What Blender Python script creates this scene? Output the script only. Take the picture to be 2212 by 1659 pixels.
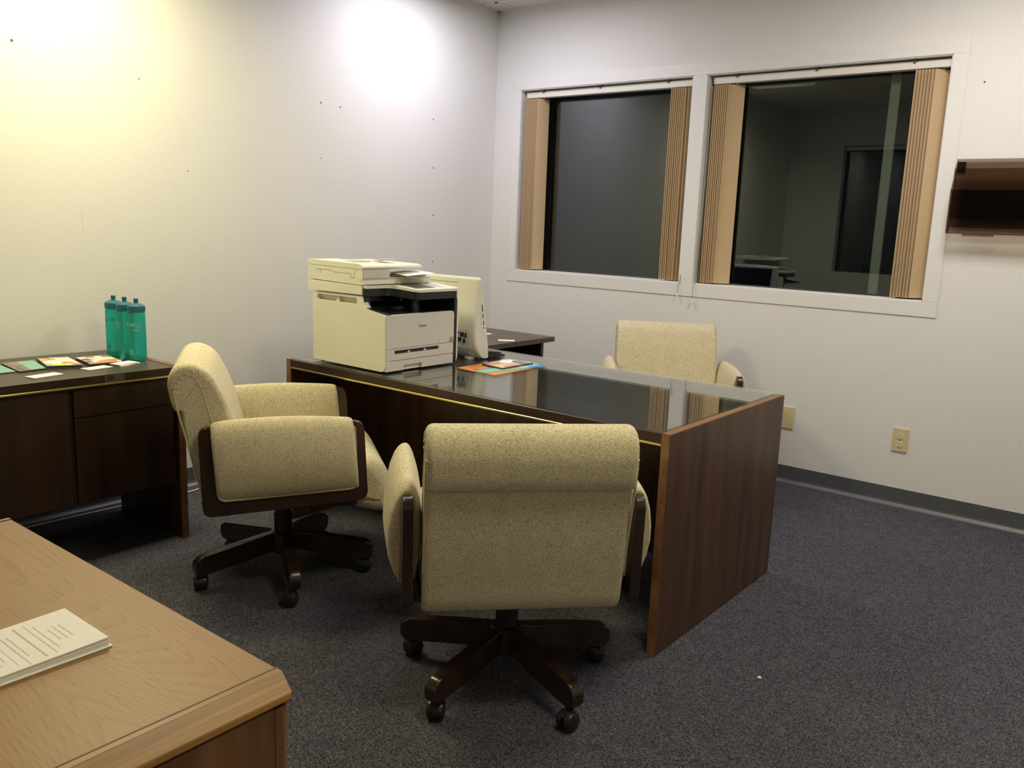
import bpy, bmesh, math, random
from mathutils import Vector, Matrix
random.seed(7)
R = math.radians
PI = math.pi
scene = bpy.context.scene
for o in list(bpy.data.objects):
    bpy.data.objects.remove(o)
COL = scene.collection

# ------------------------------------------------------------------ camera
CAM = Vector((3.8114, -4.5846, 1.3578))
yaw, pitch, roll, FPX = -0.6636, -0.1839, 0.0383, 1837.38
fw = Vector((math.sin(yaw) * math.cos(pitch), math.cos(yaw) * math.cos(pitch), math.sin(pitch)))
rt = Vector((math.cos(yaw), -math.sin(yaw), 0))
up = rt.cross(fw)
rt2 = math.cos(roll) * rt + math.sin(roll) * up
up2 = -math.sin(roll) * rt + math.cos(roll) * up
cd = bpy.data.cameras.new('camera')
cam = bpy.data.objects.new('camera', cd)
COL.objects.link(cam)
M = Matrix.Identity(4)
for i, v in enumerate((rt2, up2, -fw)):
    for j in range(3):
        M[j][i] = v[j]
M.translation = CAM
cam.matrix_world = M
cd.sensor_fit = 'HORIZONTAL'
cd.sensor_width = 36
cd.lens = FPX / 2212 * 36
cd.clip_start = 0.02
scene.camera = cam

# ------------------------------------------------------------------ world, exposure, ceiling lamps
w = bpy.data.worlds.new('night')
scene.world = w
w.use_nodes = True
w.node_tree.nodes['Background'].inputs[0].default_value = (0.010, 0.011, 0.014, 1)
w.node_tree.nodes['Background'].inputs[1].default_value = 0.15
scene.view_settings.view_transform = 'Standard'
scene.view_settings.look = 'None'
scene.view_settings.gamma = 1
scene.view_settings.exposure = 0.34
scene.view_settings.use_curve_mapping = False

H = 2.737
# (x, y, watts, colour, where)
LAMPS = [
    (0.62, -0.95, 15.5, (0.93, 0.885, 1.00), 180, 'over the left wall near the corner'),
    (0.62, -2.95, 27, (1.00, 0.90, 0.52), 158, 'over the left wall above the credenza'),
    (3.10, -1.10, 25, (1.00, 0.915, 0.85), 180, 'over the right window'),
    (3.40, -3.10, 21, (1.00, 0.90, 0.58), 180, 'above the front of the room'),
]
for lx, ly, pw, c, sp, _ in LAMPS:
    ld = bpy.data.lights.new('ceiling_lamp', 'AREA')
    ld.shape = 'RECTANGLE'
    ld.size = 0.56
    ld.size_y = 0.56
    ld.energy = pw
    ld.spread = R(sp)
    ld.color = c
    lo = bpy.data.objects.new('ceiling_lamp', ld)
    lo.location = (lx, ly, H - 0.028)
    COL.objects.link(lo)

# ------------------------------------------------------------------ material helpers
def new_mat(name):
    m = bpy.data.materials.new(name)
    m.use_nodes = True
    nt = m.node_tree
    return m, nt, nt.nodes['Principled BSDF']


def N(nt, typ, **kw):
    n = nt.nodes.new(typ)
    for k, v in kw.items():
        if k in ('inputs',):
            for a, b in v.items():
                n.inputs[a].default_value = b
        else:
            setattr(n, k, v)
    return n


def coords(nt, scale=(1, 1, 1), kind='Object', rot=(0, 0, 0)):
    tc = N(nt, 'ShaderNodeTexCoord')
    mp = N(nt, 'ShaderNodeMapping')
    mp.inputs['Scale'].default_value = scale
    mp.inputs['Rotation'].default_value = rot
    nt.links.new(tc.outputs[kind], mp.inputs[0])
    return mp.outputs[0]


def ramp(nt, fac, stops):
    r = N(nt, 'ShaderNodeValToRGB')
    e = r.color_ramp.elements
    while len(e) > 1:
        e.remove(e[0])
    e[0].position = stops[0][0]
    e[0].color = (*stops[0][1], 1)
    for p, c in stops[1:]:
        q = e.new(p)
        q.color = (*c, 1)
    nt.links.new(fac, r.inputs[0])
    return r.outputs[0]


def bump(nt, b, height, strength, dist=0.002):
    n = N(nt, 'ShaderNodeBump')
    n.inputs['Strength'].default_value = strength
    n.inputs['Distance'].default_value = dist
    nt.links.new(height, n.inputs['Height'])
    nt.links.new(n.outputs[0], b.inputs['Normal'])


def noise(nt, vec, scale, detail=4, rough=0.5):
    n = N(nt, 'ShaderNodeTexNoise')
    n.inputs['Scale'].default_value = scale
    n.inputs['Detail'].default_value = detail
    n.inputs['Roughness'].default_value = rough
    nt.links.new(vec, n.inputs['Vector'])
    return n.outputs['Fac']


def plain(name, col, rough=0.5, metal=0.0, var=0.04, nscale=30, bstr=0.0, spec=None, coat=0.0):
    m, nt, b = new_mat(name)
    v = coords(nt)
    f = noise(nt, v, nscale)
    lo = tuple(c * (1 - var) for c in col)
    hi = tuple(min(1, c * (1 + var)) for c in col)
    nt.links.new(ramp(nt, f, [(0.3, lo), (0.7, hi)]), b.inputs['Base Color'])
    b.inputs['Roughness'].default_value = rough
    b.inputs['Metallic'].default_value = metal
    if spec is not None:
        b.inputs['Specular IOR Level'].default_value = spec
    if coat:
        b.inputs['Coat Weight'].default_value = coat
        b.inputs['Coat Roughness'].default_value = 0.1
    if bstr:
        bump(nt, b, noise(nt, v, nscale * 6), bstr, 0.001)
    return m


def wood(name, dark, mid, light, axis='X', scale=1.0, rough=0.35, coat=0.0, fine=0.25, spec=0.5):
    """grain runs along the axis given"""
    m, nt, b = new_mat(name)
    s = {'X': (0.9, 9, 9), 'Y': (9, 0.9, 9), 'Z': (9, 9, 0.9)}[axis]
    v = coords(nt, tuple(a * scale for a in s))
    big = noise(nt, v, 1.6, 3, 0.55)
    s2 = {'X': (2, 120, 120), 'Y': (120, 2, 120), 'Z': (120, 120, 2)}[axis]
    v2 = coords(nt, tuple(a * scale for a in s2))
    fn = noise(nt, v2, 2.0, 3, 0.6)
    mx = N(nt, 'ShaderNodeMath', operation='MULTIPLY_ADD')
    nt.links.new(fn, mx.inputs[0])
    mx.inputs[1].default_value = fine
    nt.links.new(big, mx.inputs[2])
    sb = N(nt, 'ShaderNodeMath', operation='SUBTRACT')
    nt.links.new(mx.outputs[0], sb.inputs[0])
    sb.inputs[1].default_value = fine * 0.5
    nt.links.new(ramp(nt, sb.outputs[0], [(0.30, dark), (0.5, mid), (0.72, light)]), b.inputs['Base Color'])
    b.inputs['Roughness'].default_value = rough
    b.inputs['Specular IOR Level'].default_value = spec
    if coat:
        b.inputs['Coat Weight'].default_value = coat
        b.inputs['Coat Roughness'].default_value = 0.15
    bump(nt, b, fn, 0.08, 0.0005)
    return m


def oak_laminate(name):
    """cathedral-grain oak print, grain along x"""
    m, nt, b = new_mat(name)
    v = coords(nt, (0.42, 3.0, 3.0))
    wv = N(nt, 'ShaderNodeTexNoise')
    wv.inputs['Scale'].default_value = 1.7
    wv.inputs['Detail'].default_value = 1.0
    wv.inputs['Roughness'].default_value = 0.35
    nt.links.new(v, wv.inputs['Vector'])
    mul = N(nt, 'ShaderNodeMath', operation='MULTIPLY')
    nt.links.new(wv.outputs['Fac'], mul.inputs[0])
    mul.inputs[1].default_value = 52.0
    fr = N(nt, 'ShaderNodeMath', operation='FRACT')
    nt.links.new(mul.outputs[0], fr.inputs[0])
    pw_ = N(nt, 'ShaderNodeMath', operation='POWER')
    nt.links.new(fr.outputs[0], pw_.inputs[0])
    pw_.inputs[1].default_value = 2.2
    fine = noise(nt, coords(nt, (5, 210, 210)), 2.0, 3, 0.6)
    ad = N(nt, 'ShaderNodeMath', operation='MULTIPLY_ADD')
    nt.links.new(pw_.outputs[0], ad.inputs[0])
    ad.inputs[1].default_value = -0.20
    nt.links.new(fine, ad.inputs[2])
    nt.links.new(ramp(nt, ad.outputs[0], [(0.15, (0.180, 0.088, 0.028)), (0.42, (0.262, 0.138, 0.049)), (0.75, (0.305, 0.165, 0.062))]),
                 b.inputs['Base Color'])
    b.inputs['Roughness'].default_value = 0.42
    b.inputs['Specular IOR Level'].default_value = 0.4
    return m


def clear(name, tint, ior=1.5, rough=0.0, boost=1.0, gl=(1, 1, 1)):
    """thin clear sheet: see-through with Fresnel reflection on both faces"""
    m = bpy.data.materials.new(name)
    m.use_nodes = True
    nt = m.node_tree
    nt.nodes.clear()
    out = N(nt, 'ShaderNodeOutputMaterial')
    mix = N(nt, 'ShaderNodeMixShader')
    tr = N(nt, 'ShaderNodeBsdfTransparent')
    tr.inputs[0].default_value = (*tint, 1)
    g = N(nt, 'ShaderNodeBsdfGlossy')
    g.inputs['Color'].default_value = (*gl, 1)
    g.inputs['Roughness'].default_value = rough
    geo = N(nt, 'ShaderNodeNewGeometry')
    io = N(nt, 'ShaderNodeMix')
    io.inputs['A'].default_value = ior
    io.inputs['B'].default_value = 1 / ior
    nt.links.new(geo.outputs['Backfacing'], io.inputs['Factor'])
    fr = N(nt, 'ShaderNodeFresnel')
    nt.links.new(io.outputs['Result'], fr.inputs['IOR'])
    mu = N(nt, 'ShaderNodeMath', operation='MULTIPLY', use_clamp=True)
    mu.inputs[1].default_value = boost
    nt.links.new(fr.outputs[0], mu.inputs[0])
    nt.links.new(mu.outputs[0], mix.inputs[0])
    nt.links.new(tr.outputs[0], mix.inputs[1])
    nt.links.new(g.outputs[0], mix.inputs[2])
    nt.links.new(mix.outputs[0], out.inputs[0])
    return m


def wall_paint():
    m, nt, b = new_mat('wall_paint')
    v = coords(nt)
    f = noise(nt, v, 1.2)
    nt.links.new(ramp(nt, f, [(0.3, (0.715, 0.71, 0.695)), (0.7, (0.735, 0.73, 0.715))]), b.inputs['Base Color'])
    b.inputs['Roughness'].default_value = 0.6
    b.inputs['Specular IOR Level'].default_value = 0.25
    n1 = noise(nt, v, 85, 2, 0.5)
    r1 = ramp(nt, n1, [(0.58, (0, 0, 0)), (0.72, (1, 1, 1))])
    bump(nt, b, r1, 0.28, 0.0014)
    return m


def carpet():
    m, nt, b = new_mat('carpet')
    v = coords(nt)
    vo = N(nt, 'ShaderNodeTexVoronoi')
    vo.inputs['Scale'].default_value = 300
    nt.links.new(v, vo.inputs['Vector'])
    sp = N(nt, 'ShaderNodeSeparateColor')
    nt.links.new(vo.outputs['Color'], sp.inputs[0])
    base = ramp(nt, sp.outputs[0], [(0.0, (0.018, 0.019, 0.024)), (0.3, (0.050, 0.054, 0.068)), (0.5, (0.086, 0.080, 0.098)),
                                    (0.62, (0.064, 0.072, 0.102)), (0.75, (0.100, 0.104, 0.112)), (0.88, (0.118, 0.080, 0.090)), (1.0, (0.158, 0.170, 0.186))])
    big = noise(nt, v, 14, 4, 0.6)
    mx = N(nt, 'ShaderNodeMix', data_type='RGBA', blend_type='MULTIPLY')
    mx.inputs['Factor'].default_value = 1.0
    nt.links.new(base, mx.inputs['A'])
    nt.links.new(ramp(nt, big, [(0.3, (0.84, 0.87, 0.92)), (0.7, (1.08, 1.04, 1.05))]), mx.inputs['B'])
    nt.links.new(mx.outputs['Result'], b.inputs['Base Color'])
    b.inputs['Roughness'].default_value = 0.95
    b.inputs['Specular IOR Level'].default_value = 0.05
    bump(nt, b, sp.outputs[1], 0.5, 0.004)
    return m


def tweed():
    m, nt, b = new_mat('tweed_fabric')
    v = coords(nt)
    t1 = noise(nt, coords(nt, (170, 170, 640)), 1.0, 1, 0.5)
    t2 = noise(nt, coords(nt, (640, 640, 170)), 1.0, 1, 0.5)
    p = N(nt, 'ShaderNodeMath', operation='ADD')
    nt.links.new(t1, p.inputs[0])
    nt.links.new(t2, p.inputs[1])
    fl = noise(nt, v, 520, 2, 0.6)
    big = noise(nt, v, 18, 3, 0.5)
    s1 = N(nt, 'ShaderNodeMath', operation='MULTIPLY_ADD')
    nt.links.new(p.outputs[0], s1.inputs[0])
    s1.inputs[1].default_value = 0.80
    fs = N(nt, 'ShaderNodeMath', operation='MULTIPLY_ADD')
    nt.links.new(fl, fs.inputs[0])
    fs.inputs[1].default_value = 0.40
    fs.inputs[2].default_value = -0.51
    nt.links.new(fs.outputs[0], s1.inputs[2])
    s2 = N(nt, 'ShaderNodeMath', operation='MULTIPLY_ADD')
    nt.links.new(big, s2.inputs[0])
    s2.inputs[1].default_value = 0.10
    nt.links.new(s1.outputs[0], s2.inputs[2])
    nt.links.new(ramp(nt, s2.outputs[0], [(0.32, (0.31, 0.255, 0.145)), (0.46, (0.515, 0.45, 0.295)), (0.62, (0.65, 0.58, 0.41)), (0.82, (0.73, 0.665, 0.49))]),
                 b.inputs['Base Color'])
    b.inputs['Roughness'].default_value = 0.92
    b.inputs['Specular IOR Level'].default_value = 0.1
    b.inputs['Sheen Weight'].default_value = 0.12
    bump(nt, b, s1.outputs[0], 0.45, 0.0015)
    return m


M_WALL = wall_paint()
M_CASING = plain('casing_paint', (0.73, 0.725, 0.71), 0.45, var=0.01)
M_CEIL = plain('ceiling_tile', (0.66, 0.64, 0.60), 0.85, var=0.05, nscale=70, bstr=0.5)
M_GRID = plain('ceiling_grid', (0.72, 0.70, 0.66), 0.4, var=0.02)
M_CARPET = carpet()
M_COVE = plain('grey_vinyl_cove', (0.085, 0.092, 0.10), 0.45, var=0.05)
M_TOE = plain('cove_toe', (0.125, 0.125, 0.14), 0.4, var=0.05)
M_HOLE = plain('nail_hole', (0.10, 0.09, 0.08), 0.8)
M_STAIN = plain('scuff', (0.70, 0.68, 0.63), 0.8)
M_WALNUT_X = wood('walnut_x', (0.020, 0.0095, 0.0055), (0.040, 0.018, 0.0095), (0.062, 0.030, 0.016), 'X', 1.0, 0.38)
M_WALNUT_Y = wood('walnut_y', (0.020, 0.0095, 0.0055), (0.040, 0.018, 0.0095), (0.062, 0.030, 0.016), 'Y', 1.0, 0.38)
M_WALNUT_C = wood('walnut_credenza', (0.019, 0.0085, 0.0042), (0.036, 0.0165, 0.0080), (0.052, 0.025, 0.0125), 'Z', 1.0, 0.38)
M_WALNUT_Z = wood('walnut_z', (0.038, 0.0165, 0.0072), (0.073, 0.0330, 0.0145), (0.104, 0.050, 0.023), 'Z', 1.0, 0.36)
M_WALNUT_TOP = wood('walnut_top', (0.038, 0.023, 0.015), (0.058, 0.037, 0.025), (0.085, 0.056, 0.038), 'Y', 1.0, 0.33)
M_WALNUT_DTOP = wood('walnut_desk_top', (0.024, 0.014, 0.010), (0.040, 0.024, 0.017), (0.060, 0.038, 0.027), 'X', 1.0, 0.35)
M_WALNUT_EDGE = wood('walnut_edge', (0.15, 0.066, 0.029), (0.22, 0.105, 0.048), (0.29, 0.145, 0.07), 'Y', 1.0, 0.4)
M_BRASS = plain('brass', (0.74, 0.64, 0.20), 0.24, 1.0, 0.05)
M_DGLASS = clear('desk_glass', (0.93, 0.97, 0.95), 1.5, 0.0)
M_OAKTOP = oak_laminate('oak_laminate')
M_OAKEDGE = wood('oak_edge', (0.22, 0.105, 0.023), (0.325, 0.165, 0.042), (0.40, 0.22, 0.064), 'Y', 0.9, 0.42, fine=0.75)
M_OAKPANEL = wood('oak_panel', (0.10, 0.042, 0.016), (0.16, 0.072, 0.028), (0.21, 0.10, 0.042), 'Z', 1.0, 0.4, fine=0.4)
M_INLAY = plain('dark_inlay', (0.03, 0.02, 0.012), 0.5)
M_TWEED = tweed()
M_PIPING = plain('piping', (0.49, 0.42, 0.265), 0.9, var=0.1, nscale=200)
M_CHWOOD = wood('chair_wood', (0.015, 0.0068, 0.0045), (0.027, 0.0125, 0.0075), (0.042, 0.020, 0.012), 'Z', 1.4, 0.33, coat=0.2)
M_BLACK = plain('black_plastic', (0.012, 0.012, 0.013), 0.38, var=0.1)
M_BLACKMET = plain('black_metal', (0.015, 0.014, 0.014), 0.35, 0.3, var=0.1)
M_CHROME = plain('worn_chrome', (0.55, 0.54, 0.52), 0.25, 1.0)
M_CREAM = plain('printer_white', (0.70, 0.69, 0.585), 0.42, var=0.012)
M_PWHITE = plain('printer_grey_white', (0.60, 0.575, 0.535), 0.45, var=0.012)
M_PBLACK = plain('printer_black', (0.010, 0.0115, 0.015), 0.30, var=0.1)
M_PDARK = plain('printer_dark_grey', (0.028, 0.029, 0.033), 0.4, var=0.1)
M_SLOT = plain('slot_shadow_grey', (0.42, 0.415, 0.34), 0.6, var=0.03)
M_SCREEN = plain('dead_screen', (0.065, 0.068, 0.064), 0.16, var=0.02)
M_MONWHITE = plain('monitor_white', (0.66, 0.65, 0.57), 0.22, var=0.01, coat=0.3)
M_MONSCREEN = plain('monitor_screen', (0.006, 0.006, 0.008), 0.08)
M_INK = plain('grey_ink', (0.10, 0.10, 0.10), 0.6)
M_PAPER = plain('white_paper', (0.80, 0.785, 0.74), 0.7, var=0.012, nscale=60)
M_CARD = plain('white_card', (0.88, 0.865, 0.82), 0.55, var=0.01, nscale=60)
M_BLIND = None
M_DIFFUSER, _nt, _b = new_mat('lit_diffuser')
_b.inputs['Emission Color'].default_value = (1.0, 0.95, 0.85, 1)
_b.inputs['Emission Strength'].default_value = 1.2
M_RAIL = plain('white_rail', (0.74, 0.72, 0.66), 0.35, var=0.01)
M_WINFRAME = plain('bronze_frame', (0.010, 0.0095, 0.009), 0.5, var=0.08)
M_MULLION = plain('aluminium_mullion', (0.20, 0.20, 0.145), 0.5, 0.0, var=0.05)
M_WGLASS = clear('window_glass', (0.80, 0.85, 0.84), 1.5, 0.0, 1.7, gl=(0.93, 0.97, 1.0))
M_NIGHT = plain('night_exterior', (0.01, 0.01, 0.011), 0.9)
M_SMOKE = None
M_IVORY = plain('ivory_plate', (0.63, 0.54, 0.30), 0.35, var=0.02)
M_IVORY2 = plain('ivory_receptacle', (0.70, 0.64, 0.44), 0.35, var=0.02)
M_LIDTEAL = plain('teal_lid', (0.020, 0.125, 0.175), 0.4, var=0.05)
M_TRIM = plain('lamp_trim', (0.75, 0.74, 0.72), 0.4)


def fabric_vane():
    m, nt, b = new_mat('tan_vane_fabric')
    v = coords(nt, (260, 260, 60))
    f = noise(nt, v, 2.0, 2, 0.6)
    nt.links.new(ramp(nt, f, [(0.3, (0.50, 0.36, 0.205)), (0.7, (0.60, 0.45, 0.275))]), b.inputs['Base Color'])
    b.inputs['Roughness'].default_value = 0.85
    bump(nt, b, f, 0.2, 0.0006)
    return m


M_BLIND = fabric_vane()


def smoke_plastic():
    m = bpy.data.materials.new('smoked_plastic')
    m.use_nodes = True
    nt = m.node_tree
    nt.nodes.clear()
    out = N(nt, 'ShaderNodeOutputMaterial')
    mix = N(nt, 'ShaderNodeMixShader')
    tr = N(nt, 'ShaderNodeBsdfTransparent')
    tr.inputs[0].default_value = (0.69, 0.62, 0.565, 1)
    g = N(nt, 'ShaderNodeBsdfPrincipled')
    g.inputs['Base Color'].default_value = (0.022, 0.017, 0.015, 1)
    g.inputs['Roughness'].default_value = 0.15
    mix.inputs[0].default_value = 0.06
    nt.links.new(tr.outputs[0], mix.inputs[1])
    nt.links.new(g.outputs[0], mix.inputs[2])
    nt.links.new(mix.outputs[0], out.inputs[0])
    return m


M_SMOKE = smoke_plastic()


def bottle_plastic():
    m = bpy.data.materials.new('teal_bottle_plastic')
    m.use_nodes = True
    nt = m.node_tree
    nt.nodes.clear()
    out = N(nt, 'ShaderNodeOutputMaterial')
    mix = N(nt, 'ShaderNodeMixShader')
    tr = N(nt, 'ShaderNodeBsdfTransparent')
    tr.inputs[0].default_value = (0.20, 0.88, 0.80, 1)
    g = N(nt, 'ShaderNodeBsdfPrincipled')
    g.inputs['Base Color'].default_value = (0.045, 0.46, 0.40, 1)
    g.inputs['Roughness'].default_value = 0.12
    mix.inputs[0].default_value = 0.42
    nt.links.new(tr.outputs[0], mix.inputs[1])
    nt.links.new(g.outputs[0], mix.inputs[2])
    nt.links.new(mix.outputs[0], out.inputs[0])
    return m


M_BOTTLE = bottle_plastic()
_flat = {}


def flat(col):
    k = tuple(round(c, 3) for c in col)
    if k not in _flat:
        _flat[k] = plain('print_colour', col, 0.4, var=0.03, nscale=40)
    return _flat[k]


# ------------------------------------------------------------------ object helpers
def ident(o, label=None, cat=None, group=None, kind=None):
    if label:
        o['label'] = label
    if cat:
        o['category'] = cat
    if group:
        o['group'] = group
    if kind:
        o['kind'] = kind
    return o


def thing(name, loc, label, cat, rz=0.0, group=None):
    o = bpy.data.objects.new(name, None)
    o.empty_display_size = 0.05
    o.location = loc
    o.rotation_euler = (0, 0, rz)
    COL.objects.link(o)
    return ident(o, label, cat, group)


def obj(name, bm, mats, parent=None, smooth=True, world=False, angle=35):
    """link a bmesh as one object; world=True: bm is in world space and the parents are unrotated"""
    bmesh.ops.recalc_face_normals(bm, faces=bm.faces)
    if world and parent is not None:
        off = Vector((0, 0, 0))
        p = parent
        while p is not None:
            off += p.location
            p = p.parent
        bmesh.ops.translate(bm, verts=bm.verts, vec=-off)
    me = bpy.data.meshes.new(name)
    bm.to_mesh(me)
    bm.free()
    if not isinstance(mats, (list, tuple)):
        mats = [mats]
    for m in mats:
        me.materials.append(m)
    if smooth:
        me.shade_smooth()
        me.set_sharp_from_angle(angle=R(angle))
    o = bpy.data.objects.new(name, me)
    COL.objects.link(o)
    if smooth:
        wn = o.modifiers.new('weighted_normal', 'WEIGHTED_NORMAL')
        wn.keep_sharp = True
    if parent is not None:
        o.parent = parent
    return o


def merge(bm, other):
    me = bpy.data.meshes.new('tmp')
    other.to_mesh(me)
    other.free()
    bm.from_mesh(me)
    bpy.data.meshes.remove(me)


def box(x0, x1, y0, y1, z0, z1, bev=0.0, seg=2, into=None, mi=0):
    b = bmesh.new()
    bmesh.ops.create_cube(b, size=1)
    for v in b.verts:
        v.co = Vector((x0 + (v.co.x + .5) * (x1 - x0), y0 + (v.co.y + .5) * (y1 - y0), z0 + (v.co.z + .5) * (z1 - z0)))
    if bev > 0:
        bmesh.ops.bevel(b, geom=list(b.edges), offset=bev, segments=seg, profile=0.5, affect='EDGES')
    for f in b.faces:
        f.material_index = mi
    if into is not None:
        merge(into, b)
        return into
    return b


def prism(poly, a0, a1, axis='y', bev=0.0, seg=2, into=None, mi=0, allbev=False):
    """extrude a 2-D polygon: axis y -> points are (x,z); x -> (y,z); z -> (x,y)"""
    b = bmesh.new()

    def P(p, a):
        return {'y': (p[0], a, p[1]), 'x': (a, p[0], p[1]), 'z': (p[0], p[1], a)}[axis]
    v0 = [b.verts.new(P(p, a0)) for p in poly]
    v1 = [b.verts.new(P(p, a1)) for p in poly]
    n = len(poly)
    f0 = b.faces.new(v0)
    f1 = b.faces.new(list(reversed(v1)))
    for i in range(n):
        b.faces.new((v0[i], v1[i], v1[(i + 1) % n], v0[(i + 1) % n]))
    if bev > 0:
        es = list(b.edges) if allbev else list(f0.edges) + list(f1.edges)
        bmesh.ops.bevel(b, geom=es, offset=bev, segments=seg, profile=0.5, affect='EDGES', clamp_overlap=True)
    for f in b.faces:
        f.material_index = mi
    if into is not None:
        merge(into, b)
        return into
    return b


def rpoly(pts, rad, seg=4):
    """round the corners of a polygon; rad is a number or one per point"""
    out = []
    n = len(pts)
    for i in range(n):
        r = rad if not isinstance(rad, (list, tuple)) else rad[i]
        p = Vector(pts[i])
        a = Vector(pts[i - 1]) - p
        c = Vector(pts[(i + 1) % n]) - p
        if r <= 0:
            out.append(tuple(p))
            continue
        r = min(r, a.length * .45, c.length * .45)
        s = p + a.normalized() * r
        e = p + c.normalized() * r
        for k in range(seg + 1):
            t = k / seg
            q = (1 - t) ** 2 * s + 2 * t * (1 - t) * p + t * t * e
            out.append((q.x, q.y))
    return out


def catmull(pts, sub=5, closed=True):
    out = []
    n = len(pts)
    V = [Vector(p) for p in pts]
    rng = range(n) if closed else range(n - 1)
    for i in rng:
        if closed:
            p0, p1, p2, p3 = V[(i - 1) % n], V[i], V[(i + 1) % n], V[(i + 2) % n]
        else:
            p0, p1, p2, p3 = V[max(i - 1, 0)], V[i], V[i + 1], V[min(i + 2, n - 1)]
        for k in range(sub):
            t = k / sub
            q = 0.5 * ((2 * p1) + (-p0 + p2) * t + (2 * p0 - 5 * p1 + 4 * p2 - p3) * t * t + (-p0 + 3 * p1 - 3 * p2 + p3) * t ** 3)
            out.append(tuple(q))
    if not closed:
        out.append(tuple(V[-1]))
    return out


def tube(pts, r, seg=8, closed=False, into=None, mi=0):
    b = bmesh.new()
    P = [Vector(p) for p in pts]
    n = len(P)
    rings = []
    prev = None
    for i in range(n):
        if closed:
            t = P[(i + 1) % n] - P[i - 1]
        else:
            t = P[min(i + 1, n - 1)] - P[max(i - 1, 0)]
        t.normalize()
        if prev is None:
            a = Vector((0, 0, 1)) if abs(t.z) < .9 else Vector((1, 0, 0))
            u = t.cross(a).normalized()
        else:
            u = (prev - t * prev.dot(t)).normalized()
        prev = u
        v = t.cross(u)
        rr = r[i] if isinstance(r, (list, tuple)) else r
        rings.append([b.verts.new(P[i] + (u * math.cos(2 * PI * k / seg) + v * math.sin(2 * PI * k / seg)) * rr) for k in range(seg)])
    m = n if closed else n - 1
    for i in range(m):
        A, B = rings[i], rings[(i + 1) % n]
        for k in range(seg):
            b.faces.new((A[k], A[(k + 1) % seg], B[(k + 1) % seg], B[k]))
    if not closed:
        b.faces.new(rings[0])
        b.faces.new(rings[-1])
    for f in b.faces:
        f.material_index = mi
    if into is not None:
        merge(into, b)
        return into
    return b


def lathe(prof, seg=24, loc=(0, 0, 0), cap=True, into=None, mi=0, axis='z'):
    b = bmesh.new()
    rings = []
    for r, z in prof:
        ring = []
        for k in range(seg):
            a = 2 * PI * k / seg
            c, s = r * math.cos(a), r * math.sin(a)
            p = {'z': (c, s, z), 'y': (c, z, s), 'x': (z, c, s)}[axis]
            ring.append(b.verts.new((p[0] + loc[0], p[1] + loc[1], p[2] + loc[2])))
        rings.append(ring)
    for A, B in zip(rings, rings[1:]):
        for k in range(seg):
            b.faces.new((A[k], A[(k + 1) % seg], B[(k + 1) % seg], B[k]))
    if cap:
        b.faces.new(rings[0])
        b.faces.new(rings[-1])
    for f in b.faces:
        f.material_index = mi
    if into is not None:
        merge(into, b)
        return into
    return b


def loft(sections, cap=True):
    b = bmesh.new()
    rings = [[b.verts.new(p) for p in s] for s in sections]
    n = len(rings[0])
    for A, B in zip(rings, rings[1:]):
        for k in range(n):
            b.faces.new((A[k], A[(k + 1) % n], B[(k + 1) % n], B[k]))
    if cap:
        b.faces.new(rings[0])
        b.faces.new(rings[-1])
    return b


def cushion(poly, half, rad, seg=6, soft=None):
    """closed 2-D outline (x,z) swept across y with round shoulders of radius rad; soft(p) scales the rounding along the outline"""
    P = [Vector(p) for p in poly]
    n = len(P)
    area = sum(P[i].x * P[(i + 1) % n].y - P[(i + 1) % n].x * P[i].y for i in range(n))
    if area < 0:
        P.reverse()
    nor = []
    for i in range(n):
        t = (P[(i + 1) % n] - P[i - 1])
        nor.append(Vector((-t.y, t.x)).normalized())
    rows = []
    for k in range(seg + 1):
        a = PI / 2 * k / seg
        rows.append((half - rad + rad * math.cos(a), rad * (1 - math.sin(a))))
    secs = []
    for y, d in rows:
        secs.append([(p.x + q.x * d * (soft(p) if soft else 1), y, p.y + q.y * d * (soft(p) if soft else 1)) for p, q in zip(P, nor)])
    full = secs + [[(p[0], -p[1], p[2]) for p in sc] for sc in reversed(secs)]
    return loft(full)


def cut(o, cutter_bm):
    """boolean difference baked into the mesh; cutter is in the object's own space"""
    me = bpy.data.meshes.new('cutter')
    bmesh.ops.recalc_face_normals(cutter_bm, faces=cutter_bm.faces)
    cutter_bm.to_mesh(me)
    cutter_bm.free()
    for m in o.data.materials:
        me.materials.append(m)
    c = bpy.data.objects.new('cutter', me)
    COL.objects.link(c)
    bpy.context.view_layer.update()
    c.matrix_world = o.matrix_world.copy()
    o.modifiers.clear()
    md = o.modifiers.new('b', 'BOOLEAN')
    md.operation = 'DIFFERENCE'
    md.solver = 'EXACT'
    md.object = c
    bpy.context.view_layer.update()
    dg = bpy.context.evaluated_depsgraph_get()
    nm = bpy.data.meshes.new_from_object(o.evaluated_get(dg))
    o.modifiers.clear()
    o.data = nm
    nm.set_sharp_from_angle(angle=R(35))
    wn = o.modifiers.new('weighted_normal', 'WEIGHTED_NORMAL')
    wn.keep_sharp = True
    bpy.data.objects.remove(c)
    bpy.data.meshes.remove(me)


def text_bm(body, size, depth=0.0004, bold=False):
    cu = bpy.data.curves.new('t', 'FONT')
    cu.body = body
    cu.size = size
    cu.align_x = 'CENTER'
    cu.align_y = 'CENTER'
    cu.extrude = depth
    cu.resolution_u = 3
    if bold:
        cu.offset = size * 0.02
    o = bpy.data.objects.new('t', cu)
    COL.objects.link(o)
    bpy.context.view_layer.update()
    me = o.to_mesh()
    b = bmesh.new()
    b.from_mesh(me)
    o.to_mesh_clear()
    bpy.data.objects.remove(o)
    bpy.data.curves.remove(cu)
    return b


def xf(b, mat):
    bmesh.ops.transform(b, matrix=mat, verts=b.verts)
    return b


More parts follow.
